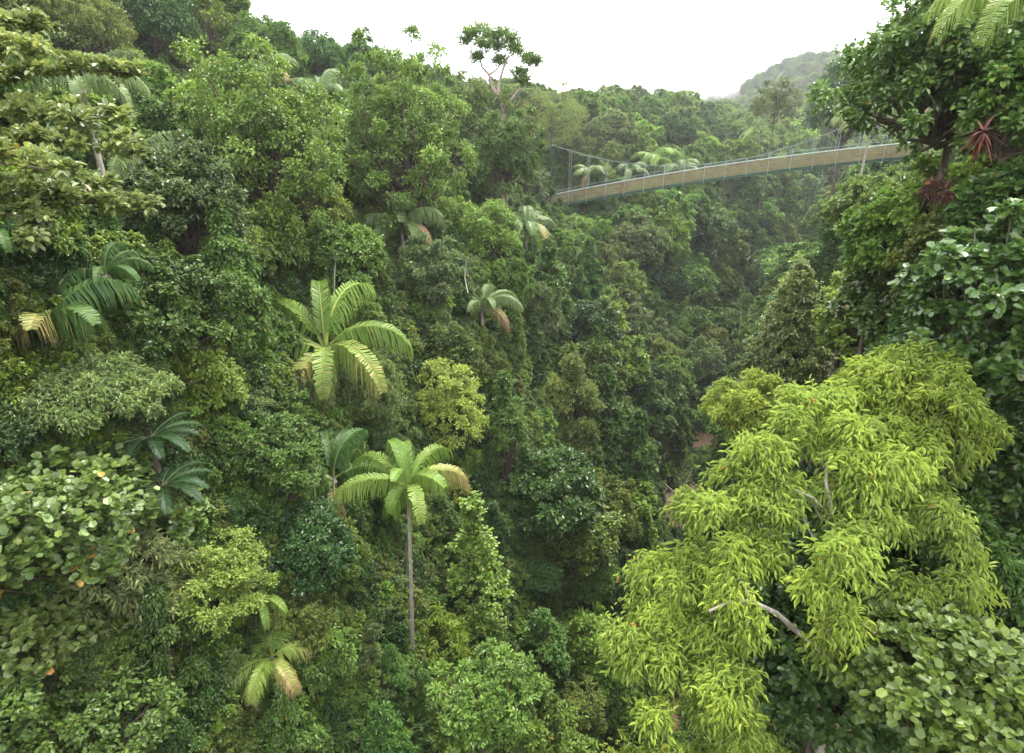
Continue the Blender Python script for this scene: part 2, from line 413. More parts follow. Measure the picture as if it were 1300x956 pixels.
# ------------------------------------------------------------------ suspension bridge
def build_bridge():
    A = ray(700, 263, 108.); B = ray(1180, 197.5, 90.)
    A0, B0 = A.copy(), B.copy()
    e = B - A; e[2] = 0; Lh = np.linalg.norm(e); e = e / Lh; nn = np.array([e[1], -e[0], 0.])
    if nn[1] > 0: nn = -nn          # towards the camera
    # sag of the deck so that its middle passes the right height
    def deck(t, lift=0.0, sag=None): 
        p = A0 + (B0 - A0) * t; return p + np.array([0, 0, lift - SAG * 4 * t * (1 - t)])
    best = None
    for s in np.arange(-1, 5, .1):
        SAG = s; q = [proj(deck(t)) for t in np.linspace(0, 1, 60)]
        yy = np.interp(950, [a[0] for a in q], [a[1] for a in q])
        if best is None or abs(yy - 222) < best[0]: best = (abs(yy - 222), s)
    SAG = best[1]
    root = empty('suspension_bridge', tuple(A0)); tag(root, 'long narrow suspension footbridge with green edge beams and tan side panels across the gorge', 'bridge')
    o = A0; G = plain('green_painted_steel', (.010, .042, .022), .6, .1, (.014, .055, .03))
    GR = plain('galvanised_steel', (.42, .46, .45), .45, .6, (.30, .35, .34)); CB = plain('steel_cable', (.16, .22, .19), .5, .4, (.12, .16, .14))
    m, nt, b_ = newmat('weathered_tan_boards')
    tc = nt.nodes.new('ShaderNodeTexCoord'); n1 = nt.nodes.new('ShaderNodeTexNoise'); n1.inputs['Scale'].default_value = .45; n1.inputs['Detail'].default_value = 14; n1.inputs['Roughness'].default_value = .85
    r = ramp(nt, [(.3, (.05, .034, .018)), (.43, (.145, .095, .045)), (.53, (.20, .185, .090)), (.62, (.06, .085, .03))])
    nt.links.new(tc.outputs['Object'], n1.inputs['Vector']); nt.links.new(n1.outputs[0], r.inputs[0]); nt.links.new(r.outputs[0], b_.inputs['Base Color']); b_.inputs['Roughness'].default_value = .8
    PL = m
    T = np.linspace(0, 1, 61); W = .9; HP = 2.0
    for sgn in (1, -1):
        off = nn * W * sgn
        mb = MB()
        for i in range(60):
            a = deck(T[i]) + off - o; c = deck(T[i + 1]) + off - o; d = c - a
            mb.box((a + c) / 2, d * 1.0, nn * .12, (0, 0, .42))
        mb.build('edge_beam', G, root)
        mb = MB()
        for k in range(9):
            z0 = .30 + k * (HP - .32) / 8.6
            for i in range(0, 60, 2):
                a = deck(T[i]) + off - o; c = deck(T[i + 2]) + off - o; d = c - a
                jit = .03 * math.sin(i * 3.1 + k * 1.7)
                mb.box((a + c) / 2 + nn * sgn * -.09 + np.array([0, 0, z0 + jit]), d * .996, nn * .03, (0, 0, .095 + .03 * math.sin(i * 5.3 + k * 2.9)))
        mb.build('side_panel', PL, root)
        mb = MB(); mb.tube([deck(t) + off - o + np.array([0, 0, HP + .12]) for t in T], .04, 6); mb.build('handrail', GR, root)
        mb = MB(); mb.tube([deck(t) + off - o + np.array([0, 0, HP + .62]) for t in T], .022, 5); mb.build('upper_rope', CB, root)
        # main cable between tower tops
        zt0, zt1, tl = 8.0, 9.0, .50
        def cab(t): return HP + .5 + (zt0 if t < tl else zt1) * (((tl - t) / tl) if t < tl else ((t - tl) / (1 - tl))) ** 2
        zl = lambda t: cab(t)
        mb = MB(); pts = [deck(t) + off - o + np.array([0, 0, zl(t)]) for t in T]
        ank0 = deck(0) + off - o + np.array([0, 0, zl(0)]) - e * 11 - np.array([0, 0, 5.0]); ank1 = deck(1) + off - o + np.array([0, 0, zl(1)]) + e * 11 - np.array([0, 0, 5.5])
        mb.tube([ank0] + pts + [ank1], .032, 6); mb.build('main_cable', CB, root)
        for k in range(1, 18):
            t = k / 18.0; p = deck(t) + off - o
            mb = MB(); mb.tube([p + np.array([0, 0, -.35]) + nn * sgn * .10, p + np.array([0, 0, max(zl(t), HP + .65)]) + nn * sgn * .05], .032, 5); mb.build('hanger', GR, root)
        for t, zt in ((0, zl(0)), (1, zl(1))):
            p = deck(t) + off - o
            gz = float(ground(p[0] + o[0], p[1] + o[1])) - o[2] - .5
            mb = MB(); mb.tube([np.array([p[0], p[1], min(gz, p[2] - 2)]), p + np.array([0, 0, zt + .3])], .09, 8); mb.build('tower_post', G, root)
    mb = MB()
    for i in range(60):
        a = deck(T[i]) - o; c = deck(T[i + 1]) - o; mb.box((a + c) / 2 + np.array([0, 0, .02]), (c - a) * .97, nn * (2 * W - .16), (0, 0, .07))
    mb.build('deck', PL, root)
    for t in (0, 1):
        p = deck(t) - o; mb = MB(); zt = 8.0 + HP + .4 if t == 0 else 9.0 + HP + .4
        mb.tube([p - nn * W + np.array([0, 0, zt]), p + nn * W + np.array([0, 0, zt])], .10, 6); mb.build('tower_crossbar', GR, root)
build_bridge()

# ------------------------------------------------------------------ palms (azimuth 0 = towards +x, 90 = away from the viewpoint, 270 = towards it)
g = np.random.default_rng(3)
palm(414, 450, 27, 214, [(5, 45, 1.0, .12), (318, 30, 1.05, .38), (285, 28, .85, .28), (248, 2, .98, .72), (206, 30, .92, .20), (184, 34, 1.08, .36), (146, 58, 1.1, .12), (104, 84, 1.05, .06), (66, 74, 1.15, .08)],
     'big yellowing palm with drooping fronds standing alone in the middle of the gorge wall', 'the big yellowing palm', PF, hr=1.35)
palm(518, 622, 25, 165, [(10, 46, .95, .55), (55, 55, 1.0, .10), (100, 62, .95, .05), (150, 50, 1.1, .08), (200, 40, 1.1, .22), (240, 20, .5, .1), (292, 42, .9, .28), (120, 80, .8, .0), (330, 62, .75, .10), (262, 82, .75, .03)],
     'bright green palm on a tall bare pale trunk near the bottom of the slope', 'the bright palm on a bare pale trunk', PF, trunk_r=.085, lean=(-.5, 0), lift=12.0)
palm(424, 612, 28, 160, [(20, 30, .9, .15), (80, 70, 1.0, .02), (110, 60, 1.1, .02), (215, 42, .85, .10), (240, 30, .8, .15), (165, 35, .9, .05), (283, -30, 1.0, .85), (60, 80, .9, .02)],
     'deep green palm with one brown hanging frond, tucked behind the bare-trunked palm', 'the deep green palm with a brown hanging frond', PD)
palm(510, 292, 46, 118, [(15, 50, .9, .18), (330, 20, .8, .9), (300, 32, .9, .2), (240, 30, .9, .15), (200, 50, .9, .1), (75, 78, 1.1, .05), (120, 66, 1, .05), (350, 60, .95, .1), (275, 60, .8, .15)],
     'pale palm with one rust brown frond, high on the slope above the big yellowing palm', 'the pale palm with one rust brown frond', PG)
palm(612, 392, 42, 92, [(20, 52, 1.1, .12), (345, 45, 1.15, .15), (328, 8, 1.0, .85), (75, 70, .9, .05), (130, 60, .8, .1), (170, 60, .6, .1), (250, 48, .8, .1), (300, 60, .8, .1)],
     'small palm with a pink brown tipped frond, uphill of the lone lime green tree', 'the small palm with a pink brown frond tip', PG)
palm(66, 420, 23, 255, [(182, 38, 1.05, .15), (160, 55, 1.0, .12), (135, 66, .95, .10), (292, 58, .42, .45), (205, 20, 1.0, .5), (225, 5, 1.1, .55), (40, 60, .8, .05), (90, 65, .9, .05), (345, 50, .6, .15)],
     'dark palm with great arching fronds rising behind the flat-topped pale tree', 'the dark arching palm', PD, lift=1.6)
palm(170, 215, 28, 150, [(45, 62, 1.1, .12), (10, 50, 1.1, .12), (350, 32, .95, .1), (90, 70, 1, .05), (180, 40, .8, .1), (130, 60, .9, .1), (280, 40, .8, .15)],
     'palm with stiff fronds arching out of the leaves under the long leafy boughs', 'the palm under the long leafy boughs', PG, hang=.7)
palm(345, 838, 24, 120, [(10, 45, .8, .40), (60, 60, 1, .15), (120, 60, 1, .15), (175, 45, .9, .25), (225, 30, 1, .30), (270, 40, 1.0, .25), (315, 28, 1, .60), (90, 80, 1, .10), (250, 10, .9, .55)],
     'yellow green palm with spread fronds at the very foot of the slope', 'the yellow green palm at the foot of the slope', PF, hang=.6)
palm(332, 765, 27, 95, [(300, 40, 1, .08), (330, 50, 1, .08), (250, 45, .9, .08), (60, 70, .9, 0), (120, 60, .9, .05), (180, 45, .8, .1)],
     'half hidden green palm with hanging fronds just above the yellow green palm', 'the half hidden hanging palm', PF)
palm(668, 290, 62, 74, [(20, 45, 1, .1), (60, 60, 1, .1), (120, 60, 1, .1), (160, 45, 1, .1), (200, 35, 1, .1), (240, 30, 1, .15), (320, 25, 1, .5), (280, 40, 1, .1), (90, 80, 1, 0)],
     'silvery broad-fronded palm just below the far end of the footbridge', 'the silvery palm below the bridge end', PG, w=.04, hang=.5)
palm(105, 118, 21, 150, [(20, 45, 1, .2), (350, 30, .9, .15), (160, 50, 1, .1), (90, 70, 1, .1), (200, 40, 1, .1), (120, 75, .9, .1), (300, 35, .8, .15)],
     'palm with comb-like fronds half hidden behind the topmost leafy bough', 'the palm behind the topmost bough', PG, hang=.8)
palm(28, 58, 24, 90, rnd_fronds(g, 7, (30, 70), .12, 0), 'small palm in the uppermost corner of the slope beside the olive tree', 'the small corner palm', PG)
palm(342, 98, 60, 76, [(60, 80, 1, .05), (20, 70, 1, .05), (110, 75, 1, .1), (330, 35, .9, .75), (200, 50, 1, .1), (150, 60, 1, .1)], 'upright palm with one brown frond on the ridge skyline', 'the upright ridge palm', PG, hang=.6)
palm(408, 122, 60, 80, [(10, 65, 1, .1), (60, 80, 1.1, .05), (160, 60, 1, .1), (200, 55, 1.1, .1), (330, 45, .9, .1), (110, 70, 1, .1)], 'grey green palm with curved fronds below the dark skyline trees', 'the curved grey green ridge palm', PG, hang=.6)
palm(-5, 300, 22, 120, [(20, 50, 1, .1), (350, 35, 1, .1), (320, 25, .9, .1), (60, 70, 1, .05), (290, 40, .9, .1)], 'shaded palm fronds hanging under the lowest leafy bough', 'the shaded palm under the lowest bough', PD, trunk_r=.08, lean=(-5, 0))
palm(135, 352, 27, 105, [(20, 50, 1, .1), (60, 60, 1, .1), (120, 60, .9, .1), (170, 40, 1, .2), (230, 40, 1, .1), (300, 45, 1, .1), (340, 40, 1, .1), (90, 80, 1, .0)], 'small shaded palm with drooping fan of fronds above the dark arching palm', 'the small shaded palm', PD)
for i, (px, py, sp, dp, lab) in enumerate([(800, 218, 52, 122, 'star shaped palm crown low behind the footbridge rail, smallest of its cluster'), (832, 205, 62, 126, 'star shaped palm crown just behind the middle of the footbridge'),
                                   (862, 216, 54, 124, 'star shaped palm crown touching the footbridge rail, last of its cluster'), (966, 172, 56, 150, 'pale palm crown among far trees above the footbridge'), (748, 222, 44, 124, 'palm with a drooping straw coloured frond behind the bridge tower')]):
    palm(px, py, dp, sp, rnd_fronds(g, 9, (15, 65), .18, 1 if i == 4 else 0), lab, 'the star shaped palms behind the bridge', PF if i % 2 else PG, group='palms behind the footbridge', hang=.45, n=34, w=.022, hr=.8)
palm(1108, 150, 62, 92, [(180, 38, 1.1, .2), (205, 30, 1.2, .3), (150, 55, 1, .1), (100, 70, .9, .1), (240, 40, 1, .1), (20, 50, 1, .1), (300, 45, .9, .1)],
     'grey fronded palm leaning out beside the dark round tree near the bridge cable', 'the grey fronded palm', PG, hang=.6, w=.04)
palm(1310, 20, 9.5, 235, [(190, 32, 1.15, .22), (215, 25, 1.1, .22), (165, 45, 1.0, .15), (250, 30, .8, .2), (20, 40, .8, .1), (120, 60, .8, .1), (300, 40, .7, .2)],
     'light green palm whose long fronds hang over the crown of the big leathery tree', 'the overhanging light palm', PF, n=60, w=.012, lean=(9, -1), trunk_r=.09)
# tree ferns
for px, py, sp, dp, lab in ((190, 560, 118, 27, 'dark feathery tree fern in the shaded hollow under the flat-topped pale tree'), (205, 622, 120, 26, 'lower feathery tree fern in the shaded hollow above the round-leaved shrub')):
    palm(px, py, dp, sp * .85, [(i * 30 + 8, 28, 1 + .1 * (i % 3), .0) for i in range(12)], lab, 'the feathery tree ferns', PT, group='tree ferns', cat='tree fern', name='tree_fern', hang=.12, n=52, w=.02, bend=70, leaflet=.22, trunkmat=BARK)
# dead rosette caught in the big tree
def rosette():
    c = ray(1248, 166, 11.5); gz = float(ground(c[0], c[1]))
    root = empty('bromeliad', tuple(c)); tag(root, 'dried red brown bromeliad rosette with stiff spiky leaves in the dark of the big tree', 'bromeliad')
    gg = np.random.default_rng(5)
    for k in range(60):
        d = nrm(np.array([gg.normal(), gg.normal() * .6, gg.normal() * .8 - .35])); L = gg.uniform(.26, .62); up_ = np.array([0, 0, 1.])
        s = nrm(np.cross(d, up_)); w = .035; V = []; F4 = []
        for i in range(6):
            t = i / 5; p = d * L * t - up_ * (.22 * L * t * t); ww = w * (1 - t) ** .7 + .002
            V += [p - s * ww, p + s * ww]
            if i: F4.append((2 * i - 2, 2 * i - 1, 2 * i + 1, 2 * i))
        link('leaf', fast_mesh('leaf', V, F4, None, np.full(5, gg.uniform(0, .95))), PR, root)
    HEROES.append((1248, 166, 40, 11.5, 'the red brown bromeliad'))
rosette()
for (px, py, dp, lab) in ((1187, 243, 14, 'small red leaved bromeliad perched lower in the big leathery tree'), (640, 165, 70, 'tiny red bromeliad on the skyline tree trunk')):
    c = ray(px, py, dp); me, C = foliage(np.random.default_rng(px), 'bromeliad', 'dome', .22, .16, nb=6, nt=5, m=4, L=.26, W=.04, kind='lance', cr=.7)
    if dp < 20:
        o = link('bromeliad', me, LM['russet'], None, c); tag(o, lab, 'bromeliad')

# ------------------------------------------------------------------ trees that stand out
def lime_boughs():
    """the crooked grey limbs that show in the gaps of the lime green tree"""
    root = [o for o in COL.objects if o.name.startswith('rainforest_tree') and 'long drooping' in o.get('label', '')][0]; o0 = np.array(root.location)
    b = MB(); q = lambda px, py, d: ray(px, py, d) - o0
    for pts, rr in (([(1060, 700, 12.4), (1063, 672, 12.2), (1056, 648, 12.0), (1048, 610, 11.9), (1052, 575, 11.9)], (.055, .05, .045, .035, .02)),
                    ([(1063, 668, 12.2), (1045, 645, 12.0), (1032, 632, 11.8), (1010, 622, 11.6)], (.035, .028, .022, .012)),
                    ([(1063, 672, 12.2), (1040, 655, 12.1), (1022, 620, 12.0)], (.03, .022, .012)),
                    ([(1060, 700, 12.4), (1055, 760, 12.8), (1050, 850, 13.2), (1040, 960, 14.5), (1030, 1200, 22)], (.06, .08, .10, .12, .17)),
                    ([(1040, 830, 13.0), (1010, 800, 12.0), (985, 778, 11.4), (955, 764, 11.1), (925, 764, 11.0), (900, 776, 10.9)], (.07, .058, .052, .046, .038, .02)),
                    ([(955, 764, 11.1), (940, 735, 11.2), (925, 712, 11.3)], (.03, .022, .012)),
                    ([(1010, 800, 12.0), (1035, 822, 11.6), (1060, 850, 11.4)], (.04, .032, .022)), ([(1032, 682, 12.2), (1018, 655, 12.0), (1008, 630, 11.9)], (.02, .018, .012))):
        b.tube([q(*p_) for p_ in pts], rr, 7)
    b.build('trunk', PALE, root, True)
ODD = .004
gl = np.random.default_rng(17); LC = []
for (cy_, x0, x1) in ((500, 990, 1125), (535, 955, 1165), (575, 925, 1190), (615, 895, 1205), (655, 870, 1215), (700, 815, 1240), (745, 800, 1235), (790, 790, 1130), (840, 785, 1075), (895, 775, 1020), (950, 790, 990)):
    nn_ = int((x1 - x0) / 23)
    for k in range(nn_):
        u = (k + .5) / nn_; fx = 2 * u - 1
        dz = -1.75 * math.sqrt(max(0, 1 - fx * fx)) * min(1, (cy_ - 440) / 260) + gl.uniform(-.5, 1.0)
        if gl.random() < .22: continue
        if (cy_ in (655, 700)) and 1010 < x0 + (x1 - x0) * u < 1060: continue
        if (cy_ in (745, 790, 840)) and 950 < x0 + (x1 - x0) * u < 1040: continue
        LC.append(ray(x0 + (x1 - x0) * u + gl.normal(0, 8), cy_ + gl.normal(0, 12), 12.6 + dz) - ray(1015, 705, 11.5))
tree(1015, 705, 455, 450, 11.5, 'lime', 'broad lime green tree with long drooping leaves standing close to the viewpoint', 'the broad lime green tree', 'ragged', seed=11,
     centres=LC, nt=40, m=12, L=.172, W=.036, kind='lance', cr=.145, droop=.5, up=.8, bark=PALE, tr=.09, frac=.10, foot=(-.1, .6), flatc=.6, trunk=False)
lime_boughs()
ODD = .006
tree(1148, 535, 190, 230, 13.8, 'spring', 'rounded yellow green tree with tufted leaves behind the broad lime green tree', 'the rounded yellow green tree', 'dome', nb=75, nt=32, m=11, L=.17, W=.042, kind='lance', cr=.26, droop=.45)
tree(950, 522, 110, 105, 24, 'lime', 'small rounded yellow green tree between the conical tree and the brown river', 'the small rounded tree by the river', 'dome', nb=40, nt=30, m=10, L=.20, W=.06, kind='lance', cr=.28, droop=.3)
tree(1003, 425, 128, 190, 34, 'pale', 'conical grey green tree with a pointed top in the middle of the gorge', 'the pointed conical tree', 'cone', nb=90, nt=26, m=9, L=.22, W=.11, cr=.20, droop=.25)
tree(569, 522, 94, 160, 27, 'lime', 'lone lime green tree with an egg shaped crown on the gorge wall', 'the lone lime green tree', 'dome', nb=60, nt=30, m=9, L=.15, W=.07, cr=.25)
tree(575, 618, 55, 50, 27, 'yellow', 'small yellow green bush hanging under the lone lime green tree', 'the bush under the lime green tree', 'dome', nb=24, nt=26, m=8, L=.14, W=.06)
tree(108, 492, 205, 92, 17, 'pale', 'flat-topped pale green tree with a spreading umbrella crown', 'the flat-topped pale tree', 'flat', nb=75, nt=30, m=11, L=.15, W=.055, kind='lance', cr=.16, droop=.3, foot=(.6, .5), bark=PALE, tr=.09)
tree(60, 668, 235, 190, 12.5, 'round', 'large shrub of pale round leaves with a few orange ones', 'the large round-leaved shrub', 'dome', nb=85, nt=16, m=6, L=.20, W=.19, kind='round', cr=.24, up=1.3, droop=.05, flatc=.6, name='round_leaved_shrub', cat='shrub')
tree(5, 905, 150, 160, 12.5, 'mid', 'mid green leafy shrub filling the lowest corner beside the round leaves', 'the leafy corner shrub', 'ragged', nb=60, nt=18, m=7, L=.15, W=.09, cr=.2, name='broad_leaved_shrub', cat='shrub')
tree(120, 905, 210, 120, 12, 'deep', 'deep green shrub below the lower clump of round leaves', 'the deep shrub in the lowest corner', 'ragged', nb=60, nt=18, m=7, L=.15, W=.09, cr=.2, name='broad_leaved_shrub', cat='shrub')
tree(40, 800, 150, 120, 12, 'round', 'lower clump of round-leaved shrub with leaf-dark hollows at the frame corner', 'the lower round-leaved shrub', 'dome', nb=40, nt=14, m=6, L=.20, W=.19, kind='round', cr=.26, up=1.3, droop=.05, thin=.8, name='round_leaved_shrub', cat='shrub')
tree(215, 655, 90, 62, 15, 'round', 'small round-leaved shrub below the tree ferns', 'the small round-leaved shrub', 'dome', nb=24, nt=14, m=6, L=.19, W=.18, kind='round', cr=.3, up=1.3, name='round_leaved_shrub', cat='shrub')
tree(160, 735, 150, 165, 14, 'cream', 'shrub with narrow cream green leaves beside the large round-leaved shrub', 'the narrow-leaved cream shrub', 'ragged', nb=55, nt=22, m=8, L=.23, W=.062, kind='lance', cr=.24, droop=.15, thin=.8, name='narrow_leaved_shrub', cat='shrub')
tree(268, 745, 150, 165, 15, 'yellow', 'dense rounded yellow green shrub with tiny leaves', 'the dense yellow green shrub', 'dome', nb=75, nt=34, m=9, L=.105, W=.055, cr=.20, name='small_leaved_shrub', cat='shrub')
tree(352, 590, 120, 150, 22, 'deep', 'dense rounded deep green tree with small shiny leaves beside the dark hollow', 'the dense deep green tree', 'dome', nb=80, nt=32, m=9, L=.13, W=.075, cr=.22)
tree(385, 700, 135, 130, 21, 'dark', 'dark glossy tree below the dense deep green tree', 'the dark glossy tree', 'dome', nb=70, nt=30, m=9, L=.14, W=.08, cr=.22)
tree(602, 745, 100, 290, 22, 'fresh', 'bright tall shrub of rounded leaves beside the bare-trunked palm', 'the bright rounded-leaved tree', 'column', trunk=False, nb=90, nt=16, m=7, L=.17, W=.14, kind='round', cr=.24, up=1.2)
tree(615, 885, 130, 100, 20, 'mid', 'mid green shrub at the base of the tall bright round-leaved shrub', 'the shrub below the bright round-leaved tree', 'ragged', nb=55, nt=20, m=8, L=.19, W=.09, cr=.22, name='broad_leaved_shrub', cat='shrub')
tree(556, 825, 110, 100, 20, 'fresh', 'bright shrub with hanging pointed leaves at the foot of the bare palm trunk', 'the shrub at the foot of the bare trunk', 'ragged', nb=50, nt=22, m=9, L=.24, W=.075, kind='lance', cr=.24, droop=.5, name='broad_leaved_shrub', cat='shrub')
tree(335, 175, 215, 250, 40, 'fresh', 'large light green tree with open crown and visible dark fork, below the ridge', 'the large open light green tree', 'ragged', nb=120, nt=30, m=9, L=.19, W=.11, cr=.17, tr=.24)
tree(395, 255, 95, 80, 38, 'yellow', 'yellow green flat spray of foliage under the large open light green tree', 'the yellow green flat spray', 'flat', nb=35, nt=28, m=9, L=.17, W=.09, cr=.2)
tree(235, 260, 150, 170, 34, 'grey', 'grey green bushy tree above the big dark hollow of the slope', 'the grey green bushy tree', 'dome', nb=80, nt=30, m=9, L=.17, W=.09, cr=.2)
tree(212, 388, 165, 150, 31, 'deep', 'wide deep green tree filling the slope beside the big yellowing palm', 'the wide deep green tree', 'ragged', nb=100, nt=32, m=9, L=.15, W=.09, cr=.18)
tree(510, 175, 170, 260, 52, 'mid', 'tall leafy tree with thin sprays reaching above the skyline', 'the tall sprayed skyline tree', 'ragged', nb=130, nt=30, m=9, L=.22, W=.12, cr=.16, tr=.25)
tree(600, 185, 120, 190, 56, 'mid', 'rounded mid green tree under the bare-limbed skyline tree', 'the rounded tree under the bare-limbed one', 'dome', nb=90, nt=30, m=9, L=.22, W=.12, cr=.2)
tree(700, 165, 110, 130, 72, 'olive', 'olive tree with feathery top on the skyline beside the bare-limbed tree', 'the olive feathery skyline tree', 'ragged', nb=80, nt=28, m=9, L=.26, W=.11, cr=.19)
tree(462, 72, 60, 62, 78, 'dark', 'small dark umbrella shaped tree on the skyline', 'the dark umbrella skyline tree', 'flat', nb=35, nt=30, m=9, L=.26, W=.12, cr=.2)
tree(400, 72, 70, 56, 76, 'dark', 'dark rounded skyline tree beside the dark umbrella tree', 'the dark rounded skyline tree', 'dome', nb=40, nt=30, m=9, L=.26, W=.12)
tree(335, 62, 100, 80, 74, 'deep', 'deep green skyline tree where the ridge meets the sky', 'the deep green tree at the ridge end', 'dome', nb=60, nt=30, m=9, L=.26, W=.12, cr=.22)
tree(110, 42, 115, 110, 36, 'olive', 'olive green tree with layered foliage high in the shade', 'the olive layered tree', 'dome', nb=80, nt=28, m=9, L=.17, W=.08, cr=.2)
tree(192, 28, 110, 110, 50, 'dark', 'very dark tree behind the olive layered tree', 'the very dark ridge tree', 'dome', nb=70, nt=30, m=9, L=.22, W=.1, cr=.22)
tree(238, 72, 36, 60, 41, 'yellow', 'small bright yellow green tree below the ridge', 'the small bright yellow tree', 'dome', nb=24, nt=26, m=9, L=.14, W=.06, cr=.3)
tree(265, 30, 70, 120, 48, 'fresh', 'fresh green columnar tree against the ridge sky', 'the fresh columnar ridge tree', 'column', nb=60, nt=26, m=9, L=.2, W=.11, cr=.26)
tree(1080, 130, 100, 125, 106, 'dark', 'dark round tree standing over the footbridge end', 'the dark round tree over the bridge', 'dome', nb=90, nt=30, m=9, L=.42, W=.22, cr=.22, tr=.3)
tree(985, 132, 60, 62, 145, 'olive', 'brownish topped tree in front of the misty hill', 'the brownish topped tree', 'dome', nb=40, nt=26, m=8, L=.42, W=.22, cr=.26)
tree(1215, 80, 285, 225, 17, 'leather', 'big dark limbed tree with leathery leaves against the sky', 'the big leathery tree', 'ragged', nb=130, nt=24, m=8, L=.19, W=.10, cr=.17, up=1.0, thin=.9, tr=.2, foot=(3.0, 2.5), seed=44)
tree(1222, 255, 140, 120, 19, 'fresh', 'leafy green bush where the footbridge disappears', 'the bush where the bridge disappears', 'dome', nb=60, nt=20, m=8, L=.2, W=.12, cr=.22)
tree(1265, 385, 215, 245, 13.5, 'leather', 'tall dark tree with coin shaped leaves closing off the gorge', 'the tall coin-leaved tree', 'ragged', nb=110, nt=18, m=7, L=.17, W=.14, kind='round', cr=.18, up=1.0, foot=(1.5, 1))
tree(1135, 385, 150, 130, 22, 'leather', 'rounded leathery tree behind the coin-leaved tree', 'the rounded leathery tree', 'dome', nb=75, nt=22, m=8, L=.19, W=.13, kind='round', cr=.2)
tree(1290, 600, 150, 210, 14, 'dark', 'deeply shaded glossy tree below the coin-leaved tree', 'the shaded glossy tree', 'ragged', nb=70, nt=18, m=7, L=.19, W=.12, cr=.2)
tree(1215, 885, 290, 190, 10.5, 'mid', 'glossy shrub with large rounded leaves under the broad lime green tree', 'the glossy shrub under the lime tree', 'dome', nb=110, nt=16, m=7, L=.16, W=.12, kind='round', cr=.17, up=1.1, name='glossy_shrub', cat='shrub')
tree(1265, 270, 110, 110, 15, 'dark', 'round clump of glossy leaves below the red brown bromeliad', 'the glossy clump below the bromeliad', 'dome', nb=50, nt=18, m=7, L=.19, W=.13, cr=.24)
tree(1075, 315, 110, 170, 42, 'deep', 'steep wall tree with trailing foliage under the footbridge', 'the trailing tree under the bridge', 'column', nb=80, nt=28, m=9, L=.2, W=.1, cr=.25)
tree(440, 330, 100, 110, 36, 'mid', 'round mid green tree between the two upper palms', 'the round tree between the palms', 'dome', nb=70, nt=30, m=9, L=.17, W=.1, cr=.22)
tree(545, 350, 90, 120, 38, 'grey', 'grey green bushy tree between the rust-fronded palm and the small palm', 'the grey bushy tree by the small palm', 'dome', nb=70, nt=30, m=9, L=.16, W=.08, cr=.22)
tree(620, 300, 90, 100, 45, 'fresh', 'light green rounded tree below the rounded skyline tree', 'the light rounded wall tree', 'dome', nb=60, nt=30, m=9, L=.18, W=.1, cr=.22)
tree(490, 560, 70, 70, 25, 'grey', 'small silvery-leaved tree above the bright palm on a bare trunk', 'the small silvery tree', 'ragged', nb=30, nt=16, m=7, L=.19, W=.07, kind='lance', cr=.28)
tree(640, 560, 90, 200, 33, 'deep', 'tall leafy column of dark foliage beside the lone lime green tree', 'the dark leafy column', 'column', nb=90, nt=28, m=9, L=.17, W=.09, cr=.24)
tree(725, 520, 100, 150, 44, 'olive', 'olive green tree on the steep wall above the river', 'the olive wall tree', 'column', nb=80, nt=28, m=9, L=.2, W=.1, cr=.24)

